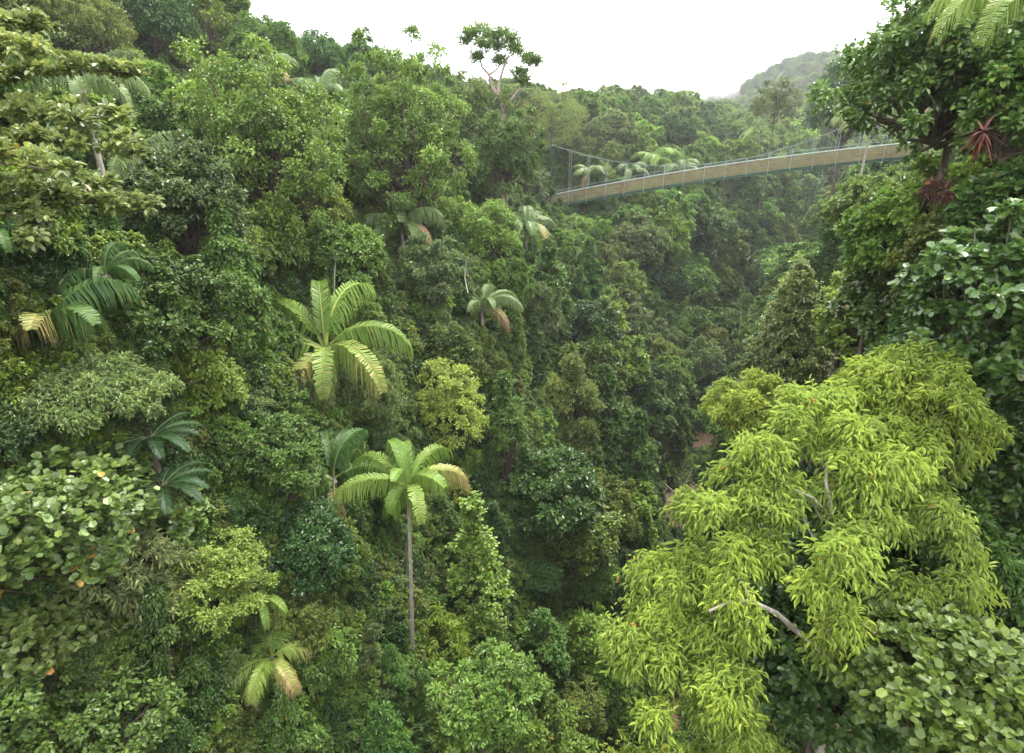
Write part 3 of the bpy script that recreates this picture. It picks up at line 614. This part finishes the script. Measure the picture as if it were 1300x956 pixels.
for (px, py, w_, h_, dp, mt, nm, lab, ph, kk) in (
  (668, 240, 62, 56, -97, 'grey', 'rainforest_tree', 'grey green tree crowding the start of the footbridge', 'the grey tree crowding the bridge start', dict(shape='ragged', nb=60, nt=26, m=7, L=.34, W=.18, cr=.2)),
  (694, 274, 40, 30, -99, 'mid', 'rainforest_tree', 'small mid green tree tucked against the first edge beam of the footbridge', 'the small tree against the first beam', dict(shape='ragged', nb=50, nt=26, m=7, L=.34, W=.18, cr=.22)),
  (694, 243, 24, 26, -100, 'deep', 'rainforest_tree', 'small deep green bush right at the landing of the footbridge', 'the small bush at the landing', dict(shape='dome', nb=36, nt=26, m=7, L=.30, W=.16, cr=.25)),
  (690, 236, 70, 42, -114, 'mid', 'rainforest_tree', 'mid green tree standing behind the far landing of the footbridge', 'the tree behind the far landing', dict(shape='dome', nb=50, nt=26, m=7, L=.4, W=.2, cr=.22)),
  (735, 232, 50, 30, -118, 'olive', 'rainforest_tree', 'low olive green tree behind the first posts of the footbridge', 'the low olive tree behind the bridge posts', dict(shape='dome', nb=50, nt=26, m=7, L=.4, W=.2, cr=.22)),
  (680, 282, 70, 36, -104, 'deep', 'rainforest_tree', 'deep green bushy tree below the far landing of the footbridge', 'the bushy tree below the far landing', dict(shape='dome', nb=50, nt=26, m=7, L=.4, W=.2, cr=.22)),
  (725, 290, 60, 36, -103, 'fresh', 'rainforest_tree', 'light green bushy tree directly under the first span of the footbridge', 'the light bushy tree under the first span', dict(shape='dome', nb=50, nt=26, m=7, L=.4, W=.22, cr=.22)),
  (642, 190, 100, 120, -62, 'mid', 'rainforest_tree', 'mid green tree hiding the lower trunk of the bare-limbed skyline tree', 'the tree at the bare-limbed trunk', dict(shape='ragged', nb=80, nt=28, m=8, L=.26, W=.13, cr=.19)),
  (975, 740, 150, 150, 15, 'dark', 'rainforest_tree', 'dark leafy tree filling the gaps between the lime tree boughs', 'the dark tree in the lime tree gaps', dict(shape='ragged', nb=70, nt=22, m=8, L=.14, W=.075, cr=.2)),
  (1060, 690, 120, 130, 15.5, 'deep', 'rainforest_tree', 'deep green round-leaved tree glimpsed under the lime tree forks', 'the round-leaved tree under the lime forks', dict(shape='ragged', nb=60, nt=20, m=7, L=.15, W=.12, kind='round', cr=.2)),
  (1125, 300, 110, 110, 21, 'mid', 'rainforest_tree', 'mid green tree hugging the wall just below the footbridge end', 'the tree hugging the wall by the bridge', dict(shape='ragged', nb=60, nt=22, m=8, L=.2, W=.11, cr=.22)),
  (1205, 330, 120, 150, 18, 'olive', 'rainforest_tree', 'olive green tree between the leathery tree and the coin-leaved tree', 'the olive tree under the leathery tree', dict(shape='ragged', nb=70, nt=22, m=8, L=.16, W=.085, cr=.2)),
  (1185, 445, 130, 130, 19, 'dark', 'rainforest_tree', 'shaded dark tree behind the rounded yellow green tree', 'the shaded tree behind the yellow green one', dict(shape='ragged', nb=70, nt=22, m=8, L=.17, W=.1, cr=.2)),
  (1085, 400, 90, 120, 30, 'fresh', 'rainforest_tree', 'light green tree beside the pointed conical tree', 'the light tree beside the conical one', dict(shape='ragged', nb=60, nt=24, m=8, L=.2, W=.12, cr=.22)),
  (1098, 268, 90, 90, 40, 'olive', 'rainforest_tree', 'olive green tree under the last stretch of the footbridge', 'the olive tree under the last bridge stretch', dict(shape='dome', nb=60, nt=26, m=8, L=.22, W=.12, cr=.22)),
  (1255, 480, 150, 150, 17, 'deep', 'rainforest_tree', 'deep green tree below the coin-leaved tree at the frame edge', 'the deep tree below the coin-leaved one', dict(shape='ragged', nb=70, nt=20, m=7, L=.17, W=.13, kind='round', cr=.2)),
  (1245, 690, 130, 150, 14, 'deep', 'rainforest_tree', 'deep green leafy tree in the dark gap beside the broad lime tree', 'the tree in the dark gap by the lime tree', dict(shape='ragged', nb=60, nt=20, m=7, L=.17, W=.08, kind='lance', cr=.22)),
  (1050, 850, 220, 130, 14, 'dark', 'glossy_shrub', 'dark glossy shrub seen through the gaps under the lime tree', 'the dark shrub under the lime tree', dict(shape='dome', nb=70, nt=18, m=7, L=.17, W=.13, kind='round', cr=.2)),
  (1290, 130, 120, 160, 15, 'mid', 'rainforest_tree', 'mid green tree behind the red brown bromeliad', 'the tree behind the bromeliad', dict(shape='ragged', nb=70, nt=20, m=7, L=.18, W=.11, cr=.2))):
    tree(px, py, w_, h_, dp, mt, lab, ph, name=nm, cat='shrub' if 'shrub' in nm else 'tree', **kk)

# the tall skyline tree with bare forking limbs and separate leaf pads
def emergent():
    dp = 70.; s = dp / F; base = ray(640, 170, dp); x, y = base[0], base[1]; gz = float(ground(x, y)) - .3
    root = empty('emergent_tree', (x, y, gz)); tag(root, 'tall bare-limbed tree with forked limbs and separate leafy pads high above the skyline', 'tree')
    def P(px, py, dy=0): return ray(px, py, dp) + np.array([0, dy, 0]) - np.array([x, y, gz])
    b = MB(); f = P(640, 190); f0 = np.array([f[0] * .5, f[1], -.0])
    b.tube([np.array([0, 0, 0.]), P(639, 165), P(637, 138), P(632, 122)], [.42, .34, .30, .26], 9)
    def br(pts, r): b.tube([P(*p) for p in pts], r, 6)
    br([(632, 122), (625, 110), (621, 95), (612, 85), (607, 66)], [.24, .19, .16, .12, .06]); br([(621, 95), (631, 88), (639, 72), (648, 55, 1)], [.14, .1, .07, .04])
    br([(632, 122), (634, 104), (638, 90), (644, 76, -1), (655, 66, -1)], [.22, .18, .15, .1, .05]); br([(607, 66), (598, 52)], [.07, .03]); br([(607, 70), (614, 50, 1)], [.07, .03])
    br([(637, 138), (648, 128), (660, 112), (668, 92, 1), (672, 80)], [.2, .15, .11, .08, .04]); br([(640, 150), (622, 138), (606, 130, -1)], [.14, .09, .04])
    br([(644, 76, -1), (650, 60), (640, 50)], [.08, .06, .03])
    b.build('trunk', PINK, root, True)
    pads = [(598, 45, 0, 9), (610, 42, 1, 10), (625, 50, 0, 8), (640, 48, 0, 10), (650, 58, -1, 9), (655, 68, -1, 7), (632, 62, 1, 7), (616, 62, -1, 6), (670, 76, 1, 9), (678, 82, 0, 7), (660, 96, 0, 7), (634, 80, 0, 5), (606, 76, 0, 5), (664, 106, 0, 8), (594, 55, 1, 5), (610, 130, -1, 9)]
    C = [P(a, c, d * 1.0) for a, c, d, r in pads]
    me, _ = foliage(np.random.default_rng(8), 'crown', rx=4.0, rz=1.0, nt=90, m=9, L=.26, W=.14, cr=.36, centres=C, thin=.9, flatc=.6, droop=-.1)
    link('crown', me, LM['mid'], root)
    HEROES.append((635, 80, 50, dp, 'the bare-limbed skyline tree'))
emergent()
# limbs one can see on the lime tree, and long boughs of the leafy tree at the upper corner
def bough_tree():
    dp = 13.; c = ray(-220, 250, dp); x, y = c[0] - 1.0, c[1]; gz = float(ground(x, y)) - .3; base = np.array([x, y, gz])
    root = empty('long_boughed_tree', (x, y, gz)); tag(root, 'tree reaching long level boughs of pale rounded leaves across the upper corner', 'tree')
    b = MB(); P = lambda px, py, d: ray(px, py, d) - base
    top = P(-200, 20, dp); b.tube([np.zeros(3), P(-260, 420, dp), P(-210, 200, dp), top], [.3, .26, .2, .08], 9)
    C = []; gg = np.random.default_rng(21)
    for (ya, xe, ye, d) in ((60, 60, 30, 14), (90, 165, 92, 14), (130, 150, 150, 13), (165, 175, 190, 12.5), (225, 150, 250, 12), (255, 205, 262, 13.5), (40, 40, 70, 12), (190, 60, 215, 11), (235, 70, 285, 11.5)):
        a = P(-200, ya + 20, dp); e = P(xe, ye, d); m_ = (a + e) / 2 + np.array([0, 0, .35])
        ts = np.linspace(0, 1, 9); pts = [(1 - t) ** 2 * a + 2 * t * (1 - t) * m_ + t * t * e for t in ts]
        b.tube(pts, [.07 * (1 - .8 * t) for t in ts], 6)
        for t in np.linspace(.45, 1, 16):
            p = (1 - t) ** 2 * a + 2 * t * (1 - t) * m_ + t * t * e
            C.append(p + gg.normal(0, .20, 3) * np.array([1, 1.4, .5]))
    b.build('trunk', BARK, root, True)
    me, _ = foliage(gg, 'crown', rx=1.5, rz=1.0, nt=16, m=7, L=.155, W=.095, kind='oval', cr=.22, centres=C, flatc=.45, up=1.5, droop=0, lvb=.08)
    link('crown', me, LM['pale'], root)
    HEROES.append((80, 190, 95, 12, 'the long leafy boughs'))
bough_tree()
# bare branch fallen by the river
def snag():
    c = ray(862, 632, 76.); gz = float(ground(c[0], c[1])); root = empty('bare_branch', tuple(c)); tag(root, 'pale bare branches sticking out over the brown river pool', 'branch'); b = MB()
    gg = np.random.default_rng(2)
    for (dx, dz, l) in ((-3.2, .6, 1), (-2.4, 2.6, 1), (.4, 4.6, 1), (3.2, 2.4, 1), (4.6, .8, 1), (-1.2, 3.6, 1), (2.0, 4.0, 1), (1.6, -2.4, 1), (-4.0, -.8, 1)):
        e = np.array([dx, gg.normal(0, 1), dz]); b.tube([np.zeros(3), e * .4 + gg.normal(0, .15, 3), e * .75 + gg.normal(0, .2, 3), e], [.13, .09, .06, .02], 5)
        for k in range(2):
            s = e * gg.uniform(.4, .8); b.tube([s, s + e * .25 + gg.normal(0, .6, 3)], [.05, .015], 4)
    b.build('branch_fork', PALE, root, True)
snag()

# lianas and bare stems that hang or stand free of the leaves
for pts, rr, nm, cat_, lab in (
   ([(427, 318, 34), (425, 345, 34), (424, 378, 34.3)], (.03, .03, .025), 'hanging_vine', 'vine', 'thin pale vine hanging straight down above the big yellowing palm'),
   ([(1238, 292, 13), (1236, 330, 13), (1232, 372, 13.1)], (.012, .012, .01), 'hanging_vine', 'vine', 'thin vine dangling in front of the tall coin-leaved tree'),
   ([(592, 330, 40), (590, 352, 40), (594, 372, 40)], (.04, .04, .03), 'hanging_vine', 'vine', 'pale bare stem rising from the small palm with a pink brown frond tip'),
   ([(598, 58, 69), (599, 80, 69), (600, 118, 69.4)], (.10, .12, .14), 'dead_tree', 'dead tree', 'thin straight pole of a trunk on the skyline beside the bare-limbed tree')):
    c = ray(*pts[-1]); o = MB().tube([ray(*q_) - c for q_ in pts], rr, 6).build(nm, PALE, None, True); o.location = tuple(c); tag(o, lab, cat_)
    NOHIDE0.append((pts[1][0], pts[1][1], 14, pts[1][2] + .5))

# ------------------------------------------------------------------ the forest: kinds
def kind(name, words, mat, n_var, **kw):
    out = []
    for v in range(n_var):
        gg = np.random.default_rng(sum(map(ord, name)) + 31 * v)
        rx = kw.get('rx', 2.4); rz = kw.get('rz', 2.2); me, C = foliage(gg, 'crown', **kw)
        tb = limbs(gg, -(rz + kw.get('stem', 0) + 5.5), rx, rz, C[:: 3], BARK, .13)
        tm = bpy.data.meshes.new('trunk'); tm.from_pydata(tb.v, [], tb.f); tm.update(); tm.materials.append(PALE if name in ('olive_tree', 'fine_tree') else BARK)
        me.materials.append(LM[mat]); out.append((me, tm, rx, rz))
    return dict(name=name, words=words, var=out)
KINDS = [
 kind('glossy_tree', 'glossy dark green', 'dark', 2, shape='dome', nb=70, nt=30, m=9, L=.19, W=.10, cr=.23),
 kind('broadleaf_tree', 'mid green broad-crowned', 'mid', 2, shape='ragged', nb=70, nt=30, m=9, L=.19, W=.105, cr=.22),
 kind('olive_tree', 'olive green loose-crowned', 'olive', 2, shape='ragged', nb=60, nt=28, m=9, L=.20, W=.085, cr=.22, droop=.25),
 kind('fine_tree', 'grey green fine-leaved', 'grey', 2, shape='dome', nb=75, nt=32, m=9, L=.16, W=.07, cr=.22),
 kind('fresh_tree', 'light green rounded', 'fresh', 2, shape='dome', nb=62, nt=28, m=9, L=.20, W=.12, cr=.24, kind='round', up=1.1),
 kind('column_tree', 'deep green column shaped', 'deep', 2, shape='column', rx=1.9, rz=3.3, nb=80, nt=28, m=9, L=.19, W=.10, cr=.27, droop=.35),
]
FARK = [   # the same kinds with bolder leaf sprays, for crowns that stand far off
 kind('glossy_tree', 'glossy dark green', 'dark', 3, shape='ragged', nb=55, nt=24, m=9, L=.235, W=.125, cr=.20),
 kind('broadleaf_tree', 'mid green broad-crowned', 'mid', 3, shape='ragged', nb=55, nt=24, m=9, L=.235, W=.125, cr=.20),
 kind('olive_tree', 'olive green loose-crowned', 'olive', 3, shape='ragged', nb=50, nt=22, m=9, L=.235, W=.11, cr=.19, droop=.3),
 kind('fine_tree', 'grey green fine-leaved', 'grey', 2, shape='ragged', nb=60, nt=26, m=9, L=.21, W=.095, cr=.18),
 kind('fresh_tree', 'light green rounded', 'fresh', 3, shape='ragged', nb=52, nt=24, m=9, L=.235, W=.145, cr=.20, up=1.1),
 kind('column_tree', 'deep green column shaped', 'deep', 3, shape='column', rx=1.8, rz=3.8, nb=70, nt=24, m=9, L=.235, W=.125, cr=.24, droop=.4),
]
for h in HEROES:
    if 'bare pale trunk' in h[4]: NB = [(h[0] - 2 - k * .06, h[1] + k, 32, h[3] + 1) for k in range(60, 240, 22)]
NOHIDE = NB + NOHIDE0 + [(850, 645, 15, 74.), (890, 578, 12, 88.)]   # the river pools, the bare trunk
for bx in range(700, 1140, 16): NOHIDE.append((bx, np.interp(bx, [700, 950, 1150], [248, 208, 185]), 24, np.interp(bx, [700, 1150], [110, 92])))
SKYX = [-400, 285, 300, 330, 400, 450, 480, 560, 600, 650, 700, 760, 830, 900, 935, 960, 1010, 1060, 1100, 1120, 1600]
SKYY = [-999, -30, 10, 28, 58, 60, 80, 92, 108, 106, 118, 114, 116, 122, 142, 138, 128, 122, 60, -400, -999]
def hidden_test(px, py, r, d):
    for (hx, hy, hr, hd, *_) in HEROES:
        if d < hd + 1.0 and (px - hx) ** 2 + (py - hy) ** 2 < (hr * .92 + r * .72) ** 2: return True
        if abs(d - hd) < 1.5 + r * d / F and (px - hx) ** 2 + (py - hy) ** 2 < (hr * .6) ** 2: return True
    for (hx, hy, hr, hd) in NOHIDE:
        if d < hd and (px - hx) ** 2 + (py - hy) ** 2 < (hr * .8 + r) ** 2: return True
    return False
gf = np.random.default_rng(99); acc = []; accp = np.zeros((0, 3)); tries = 0
def spacing(d): return np.interp(d, [12, 30, 60, 100, 160, 230], [3.0, 3.6, 4.3, 5.2, 7.0, 9.0])
cand = []
for i in range(30000):
    d = 11 + 259 * gf.random() ** 1.5; px = gf.uniform(-130, 1430)
    a = (px - CX) / F / FWD[1]; y = d; x = a * y * 1.04
    cand.append((x, y))
cand = np.array(cand); cz = ground(cand[:, 0], cand[:, 1])
order = gf.permutation(len(cand))
for i in order:
    x, y = cand[i]; z = cz[i]; dist = math.hypot(x, y)
    ax = np.interp(y, AY, AX)
    if abs((x - ax) * .89) < 3.6: continue
    sp = spacing(dist)
    sc = sp / 3.7 * gf.choice([.62, .8, .95, 1.15, 1.4]) * gf.uniform(.9, 1.1)
    k = int(gf.choice(6, p=[.12, .25, .14, .12, .19, .18] if abs(x - ax) > 22 else [.10, .21, .12, .08, .17, .32]))
    if dist > 95 and k == 5: k = 1
    lift = 2.6 * sc + gf.uniform(.4, 3.0)
    rxm = KINDS[k]['var'][0][2] * sc; rzm = KINDS[k]['var'][0][3] * sc
    if x > ax and y < 34: lift += gf.uniform(0, 13)
    if len(acc) and np.min(((accp - (x, y, z + lift)) ** 2).sum(1)) < sp * sp: continue
    ok = False
    for shr in (1, .75, .55):
        cc = np.array([x, y, z + lift * shr]); px, py, dd = proj(cc); rpx = rxm * shr * F / max(dd, .1)
        if dd < 10 or px < -140 or px > 1440 or py > 1080 or py < -160: break
        tx, ty, td = proj(cc + np.array([0, 0, rzm * shr]))
        if ty < np.interp(tx, SKYX, SKYY) - (gf.uniform(-2, 13) if 430 < tx < 900 else 0): continue
        if rpx > 125: continue
        if hidden_test(px, py, rpx, dd): continue
        ok = True; break
    if not ok: continue
    acc.append((cc, k, sc * shr, px, py, rpx, dd, z)); accp = np.array([a[0] for a in acc])
vis = [a for a in acc if -20 < a[3] < 1320 and -40 < a[4] < 1000]
acc.sort(key=lambda a: -a[5])
# quick visibility: a coarse disc z-buffer, so that trees wholly behind others do not count
Zb = np.full((100, 136), 1e9); Ib = np.full((100, 136), -1)
def disc(px, py, r, d, idx):
    cx, cy, rr = px / 10 + 3, py / 10 + 2, max(r * .78 / 10, .5)
    x0, x1, y0, y1 = int(max(0, cx - rr)), int(min(135, cx + rr)) + 1, int(max(0, cy - rr)), int(min(99, cy + rr)) + 1
    if x1 <= x0 or y1 <= y0: return
    yy, xx = np.mgrid[y0:y1, x0:x1]; mk = ((xx + .5 - cx) ** 2 + (yy + .5 - cy) ** 2 <= rr * rr + .3) & (Zb[y0:y1, x0:x1] > d)
    Zb[y0:y1, x0:x1][mk] = d; Ib[y0:y1, x0:x1][mk] = idx
for h in HEROES: disc(h[0], h[1], h[2] * .95, h[3], -2)
for i, a in enumerate(acc): disc(a[3], a[4], a[5], a[6], i)
cnt = np.bincount(Ib[Ib >= 0], minlength=len(acc))
score = [(cnt[i], acc[i][5]) for i in range(len(acc))]
rank = sorted(range(len(acc)), key=lambda i: (-cnt[i], -acc[i][5]))
MAXI = 262
indiv = [i for i in rank if cnt[i] >= 1][:MAXI]; rest = [i for i in range(len(acc)) if i not in set(indiv)]
# labels: what it looks like and what it stands by
marks = [(h[0], h[1], h[2], h[4]) for h in HEROES] + [(852, 642, 20, 'the brown river pool'), (780, 240, 20, 'the footbridge end by its tower'), (950, 215, 20, 'the middle of the footbridge'), (1060, 205, 20, 'the footbridge end by the dark round tree'), (1000, 120, 25, 'the misty hill')]
used = set()
def rel(px, py, m):
    dx, dy = px - m[0], py - m[1]
    uphill_left = m[0] < 850
    if abs(dy) > abs(dx) * 1.3: return 'above' if dy < 0 else 'below'
    if abs(dx) > abs(dy) * 1.3:
        if uphill_left: return 'riverward of' if dx > 0 else 'uphill of'
        return 'riverward of' if dx < 0 else 'uphill of'
    up_ = 'above' if dy < 0 else 'below'
    toward = (dx > 0) == uphill_left
    return up_ + (' and riverward of' if toward else ' and uphill of')
def size_word(rpx, dd):
    return 'large' if rpx > 55 else ('small' if rpx < 22 else '')
def make_label(a):
    cc, k, sc, px, py, rpx, dd, z = a; w = KINDS[k]['words']; far = 'far ' if dd > 110 else ''
    near = sorted(marks, key=lambda m: math.hypot(px - m[0], py - m[1]) - m[2] * .3)
    opts = []
    for m_ in near[:5]: opts.append(f"{size_word(rpx, dd)} {far}{w} tree just {rel(px, py, m_)} {m_[3]}")
    for i in range(4):
        for j in range(i + 1, 5): opts.append(f"{far}{w} tree between {min(near[i][3], near[j][3])} and {max(near[i][3], near[j][3])}")
    for q in ('slightly lower', 'slightly taller', 'fuller', 'narrower', 'darker', 'paler', 'partly hidden', 'open-crowned'):
        for m_ in near[:5]: opts.append(f"{q} {far}{w} tree {rel(px, py, m_)} {m_[3]}")
    for o in opts:
        o = ' '.join(o.split())
        if o not in used and len(o.split()) <= 16: used.add(o); return o
    return ' '.join(opts[0].split())
for i in indiv:
    a = acc[i]; cc, k, sc, px, py, rpx, dd, z = a; K = (FARK if dd > 48 else KINDS)[k]; v = K['var'][int(gf.integers(len(K['var'])))]
    base = empty('rainforest_tree', (cc[0], cc[1], z - .3)); base.rotation_euler = (0, 0, gf.uniform(0, 6.28))
    tag(base, make_label(a), 'tree', 'trees packed on the gorge walls and ridges')
    zs = sc * gf.uniform(.85, 1.45 if dd < 60 else 1.1)
    h = cc[2] - (z - .3)
    c_ = link('crown', v[0], None, base, (0, 0, h)); c_.scale = (sc, sc * gf.uniform(.9, 1.1), zs)
    t_ = link('trunk', v[1], None, base, (0, 0, h)); t_.scale = (sc, sc, sc * 1.0)

# ------------------------------------------------------------------ stuff that nobody could count, as instances on points
def scatter(name, pts, sizes, idx, sources, label, cat, embed=0.0):
    """one object: its points carry a random turn and size, each shows one of the source plants"""
    me = bpy.data.meshes.new(name); me.from_pydata([tuple(map(float, p)) for p in pts], [], []); n = len(pts)
    at = me.attributes.new('sz', 'FLOAT', 'POINT'); at.data.foreach_set('value', np.asarray(sizes, np.float32))
    at = me.attributes.new('rt', 'FLOAT_VECTOR', 'POINT'); rr = np.zeros((n, 3), np.float32); rr[:, 2] = gf.uniform(0, 6.28, n); rr[:, :2] = gf.normal(0, .12, (n, 2)); at.data.foreach_set('vector', rr.ravel())
    at = me.attributes.new('ix', 'INT', 'POINT'); at.data.foreach_set('value', np.asarray(idx, np.int32))
    o = bpy.data.objects.new(name, me); COL.objects.link(o)
    ng = bpy.data.node_groups.new(name, 'GeometryNodeTree'); ng.interface.new_socket('Geometry', in_out='INPUT', socket_type='NodeSocketGeometry'); ng.interface.new_socket('Geometry', in_out='OUTPUT', socket_type='NodeSocketGeometry')
    gi = ng.nodes.new('NodeGroupInput'); go = ng.nodes.new('NodeGroupOutput'); jn = ng.nodes.new('GeometryNodeJoinGeometry')
    def na(nm, ty):
        q = ng.nodes.new('GeometryNodeInputNamedAttribute'); q.data_type = ty; q.inputs['Name'].default_value = nm; return q.outputs['Attribute']
    S, Rt, Ix = na('sz', 'FLOAT'), na('rt', 'FLOAT_VECTOR'), na('ix', 'INT')
    e2r = ng.nodes.new('FunctionNodeEulerToRotation'); ng.links.new(Rt, e2r.inputs[0])
    for j, src in enumerate(sources):
        oi = ng.nodes.new('GeometryNodeObjectInfo'); oi.inputs['Object'].default_value = src; oi.inputs['As Instance'].default_value = True; oi.transform_space = 'ORIGINAL'
        cp = ng.nodes.new('FunctionNodeCompare'); cp.data_type = 'INT'; cp.operation = 'EQUAL'
        ii_ = [s for s in cp.inputs if s.type == 'INT']; ng.links.new(Ix, ii_[0]); ii_[1].default_value = j
        ip = ng.nodes.new('GeometryNodeInstanceOnPoints')
        ng.links.new(gi.outputs[0], ip.inputs['Points']); ng.links.new(cp.outputs[0], ip.inputs['Selection']); ng.links.new(oi.outputs['Geometry'], ip.inputs['Instance'])
        ng.links.new(e2r.outputs[0], ip.inputs['Rotation']); ng.links.new(S, ip.inputs['Scale']); ng.links.new(ip.outputs[0], jn.inputs[0])
    ng.links.new(jn.outputs[0], go.inputs[0])
    md = o.modifiers.new('scatter', 'NODES'); md.node_group = ng
    tag(o, label, cat, None, 'stuff'); return o
def src_obj(k, v=0, far=True):
    me = (FARK if far else KINDS)[k]['var'][v][0]
    for o in COL.objects:
        if o.type == 'MESH' and o.data == me: return o
SRC = [src_obj(k) for k in range(6)]; SRC = [s for s in SRC if s]
if rest:
    P_ = [acc[i][0] for i in rest]; scatter('background_forest', P_, [acc[i][2] for i in rest], [acc[i][1] for i in rest], SRC, 'mass of rainforest trees showing only between the nearer crowns', 'forest')
# undergrowth on the walls and floor
n = 33000; a = gf.uniform(-1.05, 1.25, n); yy = 9 + 190 * gf.random(n) ** 1.25; xx = a * yy * 1.15; zz = ground(xx, yy)
pts, szs = [], []
for x, y, z in zip(xx, yy, zz):
    ax = np.interp(y, AY, AX); da = abs((x - ax) * .89)
    if da < (2.9 if (61 < y < 72 or 80 < y < 88) else .8): continue
    s = np.interp(y, [10, 60, 190], [.34, .60, 1.1]) * gf.uniform(.7, 1.3)
    c = np.array([x, y, z + s * .5]); px, py, dd = proj(c)
    if dd < 9 or px < -350 or px > 1850 or py < -100 or py > 1250: continue
    r_ = 2.3 * s * F / dd
    if any(dd < q[3] and (px - q[0]) ** 2 + (py - q[1]) ** 2 < (q[2] * .35 + r_) ** 2 for q in NOHIDE): continue
    if any(dd < h[3] and (px - h[0]) ** 2 + (py - h[1]) ** 2 < (h[2] * .3 + r_) ** 2 for h in HEROES if h[3] < 60): continue
    if py - r_ < np.interp(px, SKYX, SKYY): continue
    pts.append(c); szs.append(s)
scatter('undergrowth', pts, szs, gf.integers(0, len(SRC), len(pts)), SRC, 'tangled undergrowth of shrubs and vines covering the gorge walls', 'undergrowth')
# forest mantle over the far hill and beyond
n = 26000; xx = gf.uniform(-200, 800, n); yy = gf.uniform(215, 1000, n); zz = ground(xx, yy); px, py, dd = proj(np.stack([xx, yy, zz], 1))
k_ = (px > 560) & (px < 1330); xx, yy, zz = xx[k_], yy[k_], zz[k_]
keep = []
for x, y, z in zip(xx, yy, zz):
    s = gf.uniform(1.1, 2.0); tx, ty, td = proj((x, y, z + 4.2 * s))
    lim = np.interp(tx, [0, 700, 900, 935, 960, 990, 1010, 1050, 1100], [118, 118, 124, 132, 112, 96, 90, 86, 80])
    if ty < lim - (25 if tx > 945 else 7): continue
    keep.append(((x, y, z + 1.6 * s), s))
scatter('hill_forest', [q[0] for q in keep], [q[1] for q in keep], gf.choice(len(SRC) - 1, len(keep)), SRC, 'unbroken rainforest mantle over the misty hill and far ridges', 'forest')

# low cloud lying against the flank of the hill
def mist(px, py, depth, rx, ry, rz, dens):
    c = ray(px, py, depth); me = bpy.data.meshes.new('mist_cloud'); import bmesh
    bm = bmesh.new(); bmesh.ops.create_icosphere(bm, subdivisions=4, radius=1.0)
    for v in bm.verts:
        k = 1 + .22 * mnoise.noise(v.co * 1.7 + Vector((px, 0, 0))); v.co = Vector((v.co.x * rx * k, v.co.y * ry * k, v.co.z * rz * k))
    for f in bm.faces: f.smooth = True
    bm.to_mesh(me); bm.free()
    mm = bpy.data.materials.new('cloud_vapour'); mm.use_nodes = True; n_ = mm.node_tree; n_.nodes.remove(n_.nodes['Principled BSDF'])
    v_ = n_.nodes.new('ShaderNodeVolumePrincipled'); v_.inputs['Color'].default_value = (1, 1, 1, 1); v_.inputs['Density'].default_value = dens
    n_.links.new(v_.outputs[0], n_.nodes['Material Output'].inputs['Volume'])
    o = link('mist_cloud', me, mm, None, c); o['kind'] = 'stuff'
for q in MIST: mist(*q)
# ------------------------------------------------------------------ air
m = bpy.data.materials.new('humid_air'); m.use_nodes = True; nt = m.node_tree; nt.nodes.remove(nt.nodes['Principled BSDF'])
pv = nt.nodes.new('ShaderNodeVolumePrincipled'); pv.inputs['Color'].default_value = (.92, .95, .97, 1); pv.inputs['Density'].default_value = HAZE; pv.inputs['Anisotropy'].default_value = .2
nt.links.new(pv.outputs[0], nt.nodes['Material Output'].inputs['Volume'])
zlo = float(Z.min()) - 1
if HAZE > 0:
    hb = MB(); hb.box(((gx[0] + gx[-1]) / 2, (gy[0] + gy[-1]) / 2, (zlo + 120) / 2), (gx[-1] - gx[0] + 20, 0, 0), (0, gy[-1] - gy[0] + 20, 0), (0, 0, 120 - zlo)); h = hb.build('haze', m); tag(h, kind='stuff')

# ------------------------------------------------------------------ light
EL, AZ = R(62), R(35)      # high veiled sun, ahead and to the side of the viewpoint
w = bpy.data.worlds.new('World'); scene.world = w; w.use_nodes = True; nt = w.node_tree; bg = nt.nodes['Background']
sk = nt.nodes.new('ShaderNodeTexSky'); sk.sky_type = 'NISHITA'; sk.sun_disc = False; sk.sun_elevation = EL; sk.sun_rotation = AZ; sk.dust_density = 4; sk.air_density = 1.5
tc = nt.nodes.new('ShaderNodeTexCoord'); nz = nt.nodes.new('ShaderNodeTexNoise'); nz.inputs['Scale'].default_value = 2.0; nz.inputs['Detail'].default_value = 5
cr = ramp(nt, [(.3, (8.2, 8.4, 8.7)), (.7, (10.4, 10.4, 10.4))])
mp = nt.nodes.new('ShaderNodeMapping'); mp.inputs['Scale'].default_value = (1, 1, 2.5)
nt.links.new(tc.outputs['Generated'], mp.inputs[0]); nt.links.new(mp.outputs[0], nz.inputs['Vector']); nt.links.new(nz.outputs[0], cr.inputs[0])
mx = nt.nodes.new('ShaderNodeMixRGB'); mx.inputs[0].default_value = .86      # thick even cloud over the clear sky
nt.links.new(sk.outputs[0], mx.inputs[1]); nt.links.new(cr.outputs[0], mx.inputs[2]); nt.links.new(mx.outputs[0], bg.inputs['Color']); bg.inputs['Strength'].default_value = SKY
sl = bpy.data.lights.new('sun', 'SUN'); sl.energy = SUN; sl.angle = R(14); sl.color = (1, .96, .88); so = bpy.data.objects.new('sun', sl); COL.objects.link(so)
d = Vector((math.sin(AZ) * math.cos(EL), math.cos(AZ) * math.cos(EL), math.sin(EL))); so.rotation_euler = d.to_track_quat('Z', 'Y').to_euler()
vs = scene.view_settings; vs.view_transform = 'Standard'; vs.look = 'None'; vs.gamma = 1; vs.use_curve_mapping = False; vs.exposure = EXPO
c = scene.cycles if hasattr(scene, 'cycles') else None
scene.render.engine = 'CYCLES'; c = scene.cycles
c.max_bounces = 5; c.diffuse_bounces = 3; c.glossy_bounces = 2; c.transmission_bounces = 3; c.volume_bounces = 0; c.transparent_max_bounces = 4
c.use_denoising = True; c.caustics_reflective = False; c.caustics_refractive = False
scene.render.film_transparent = False
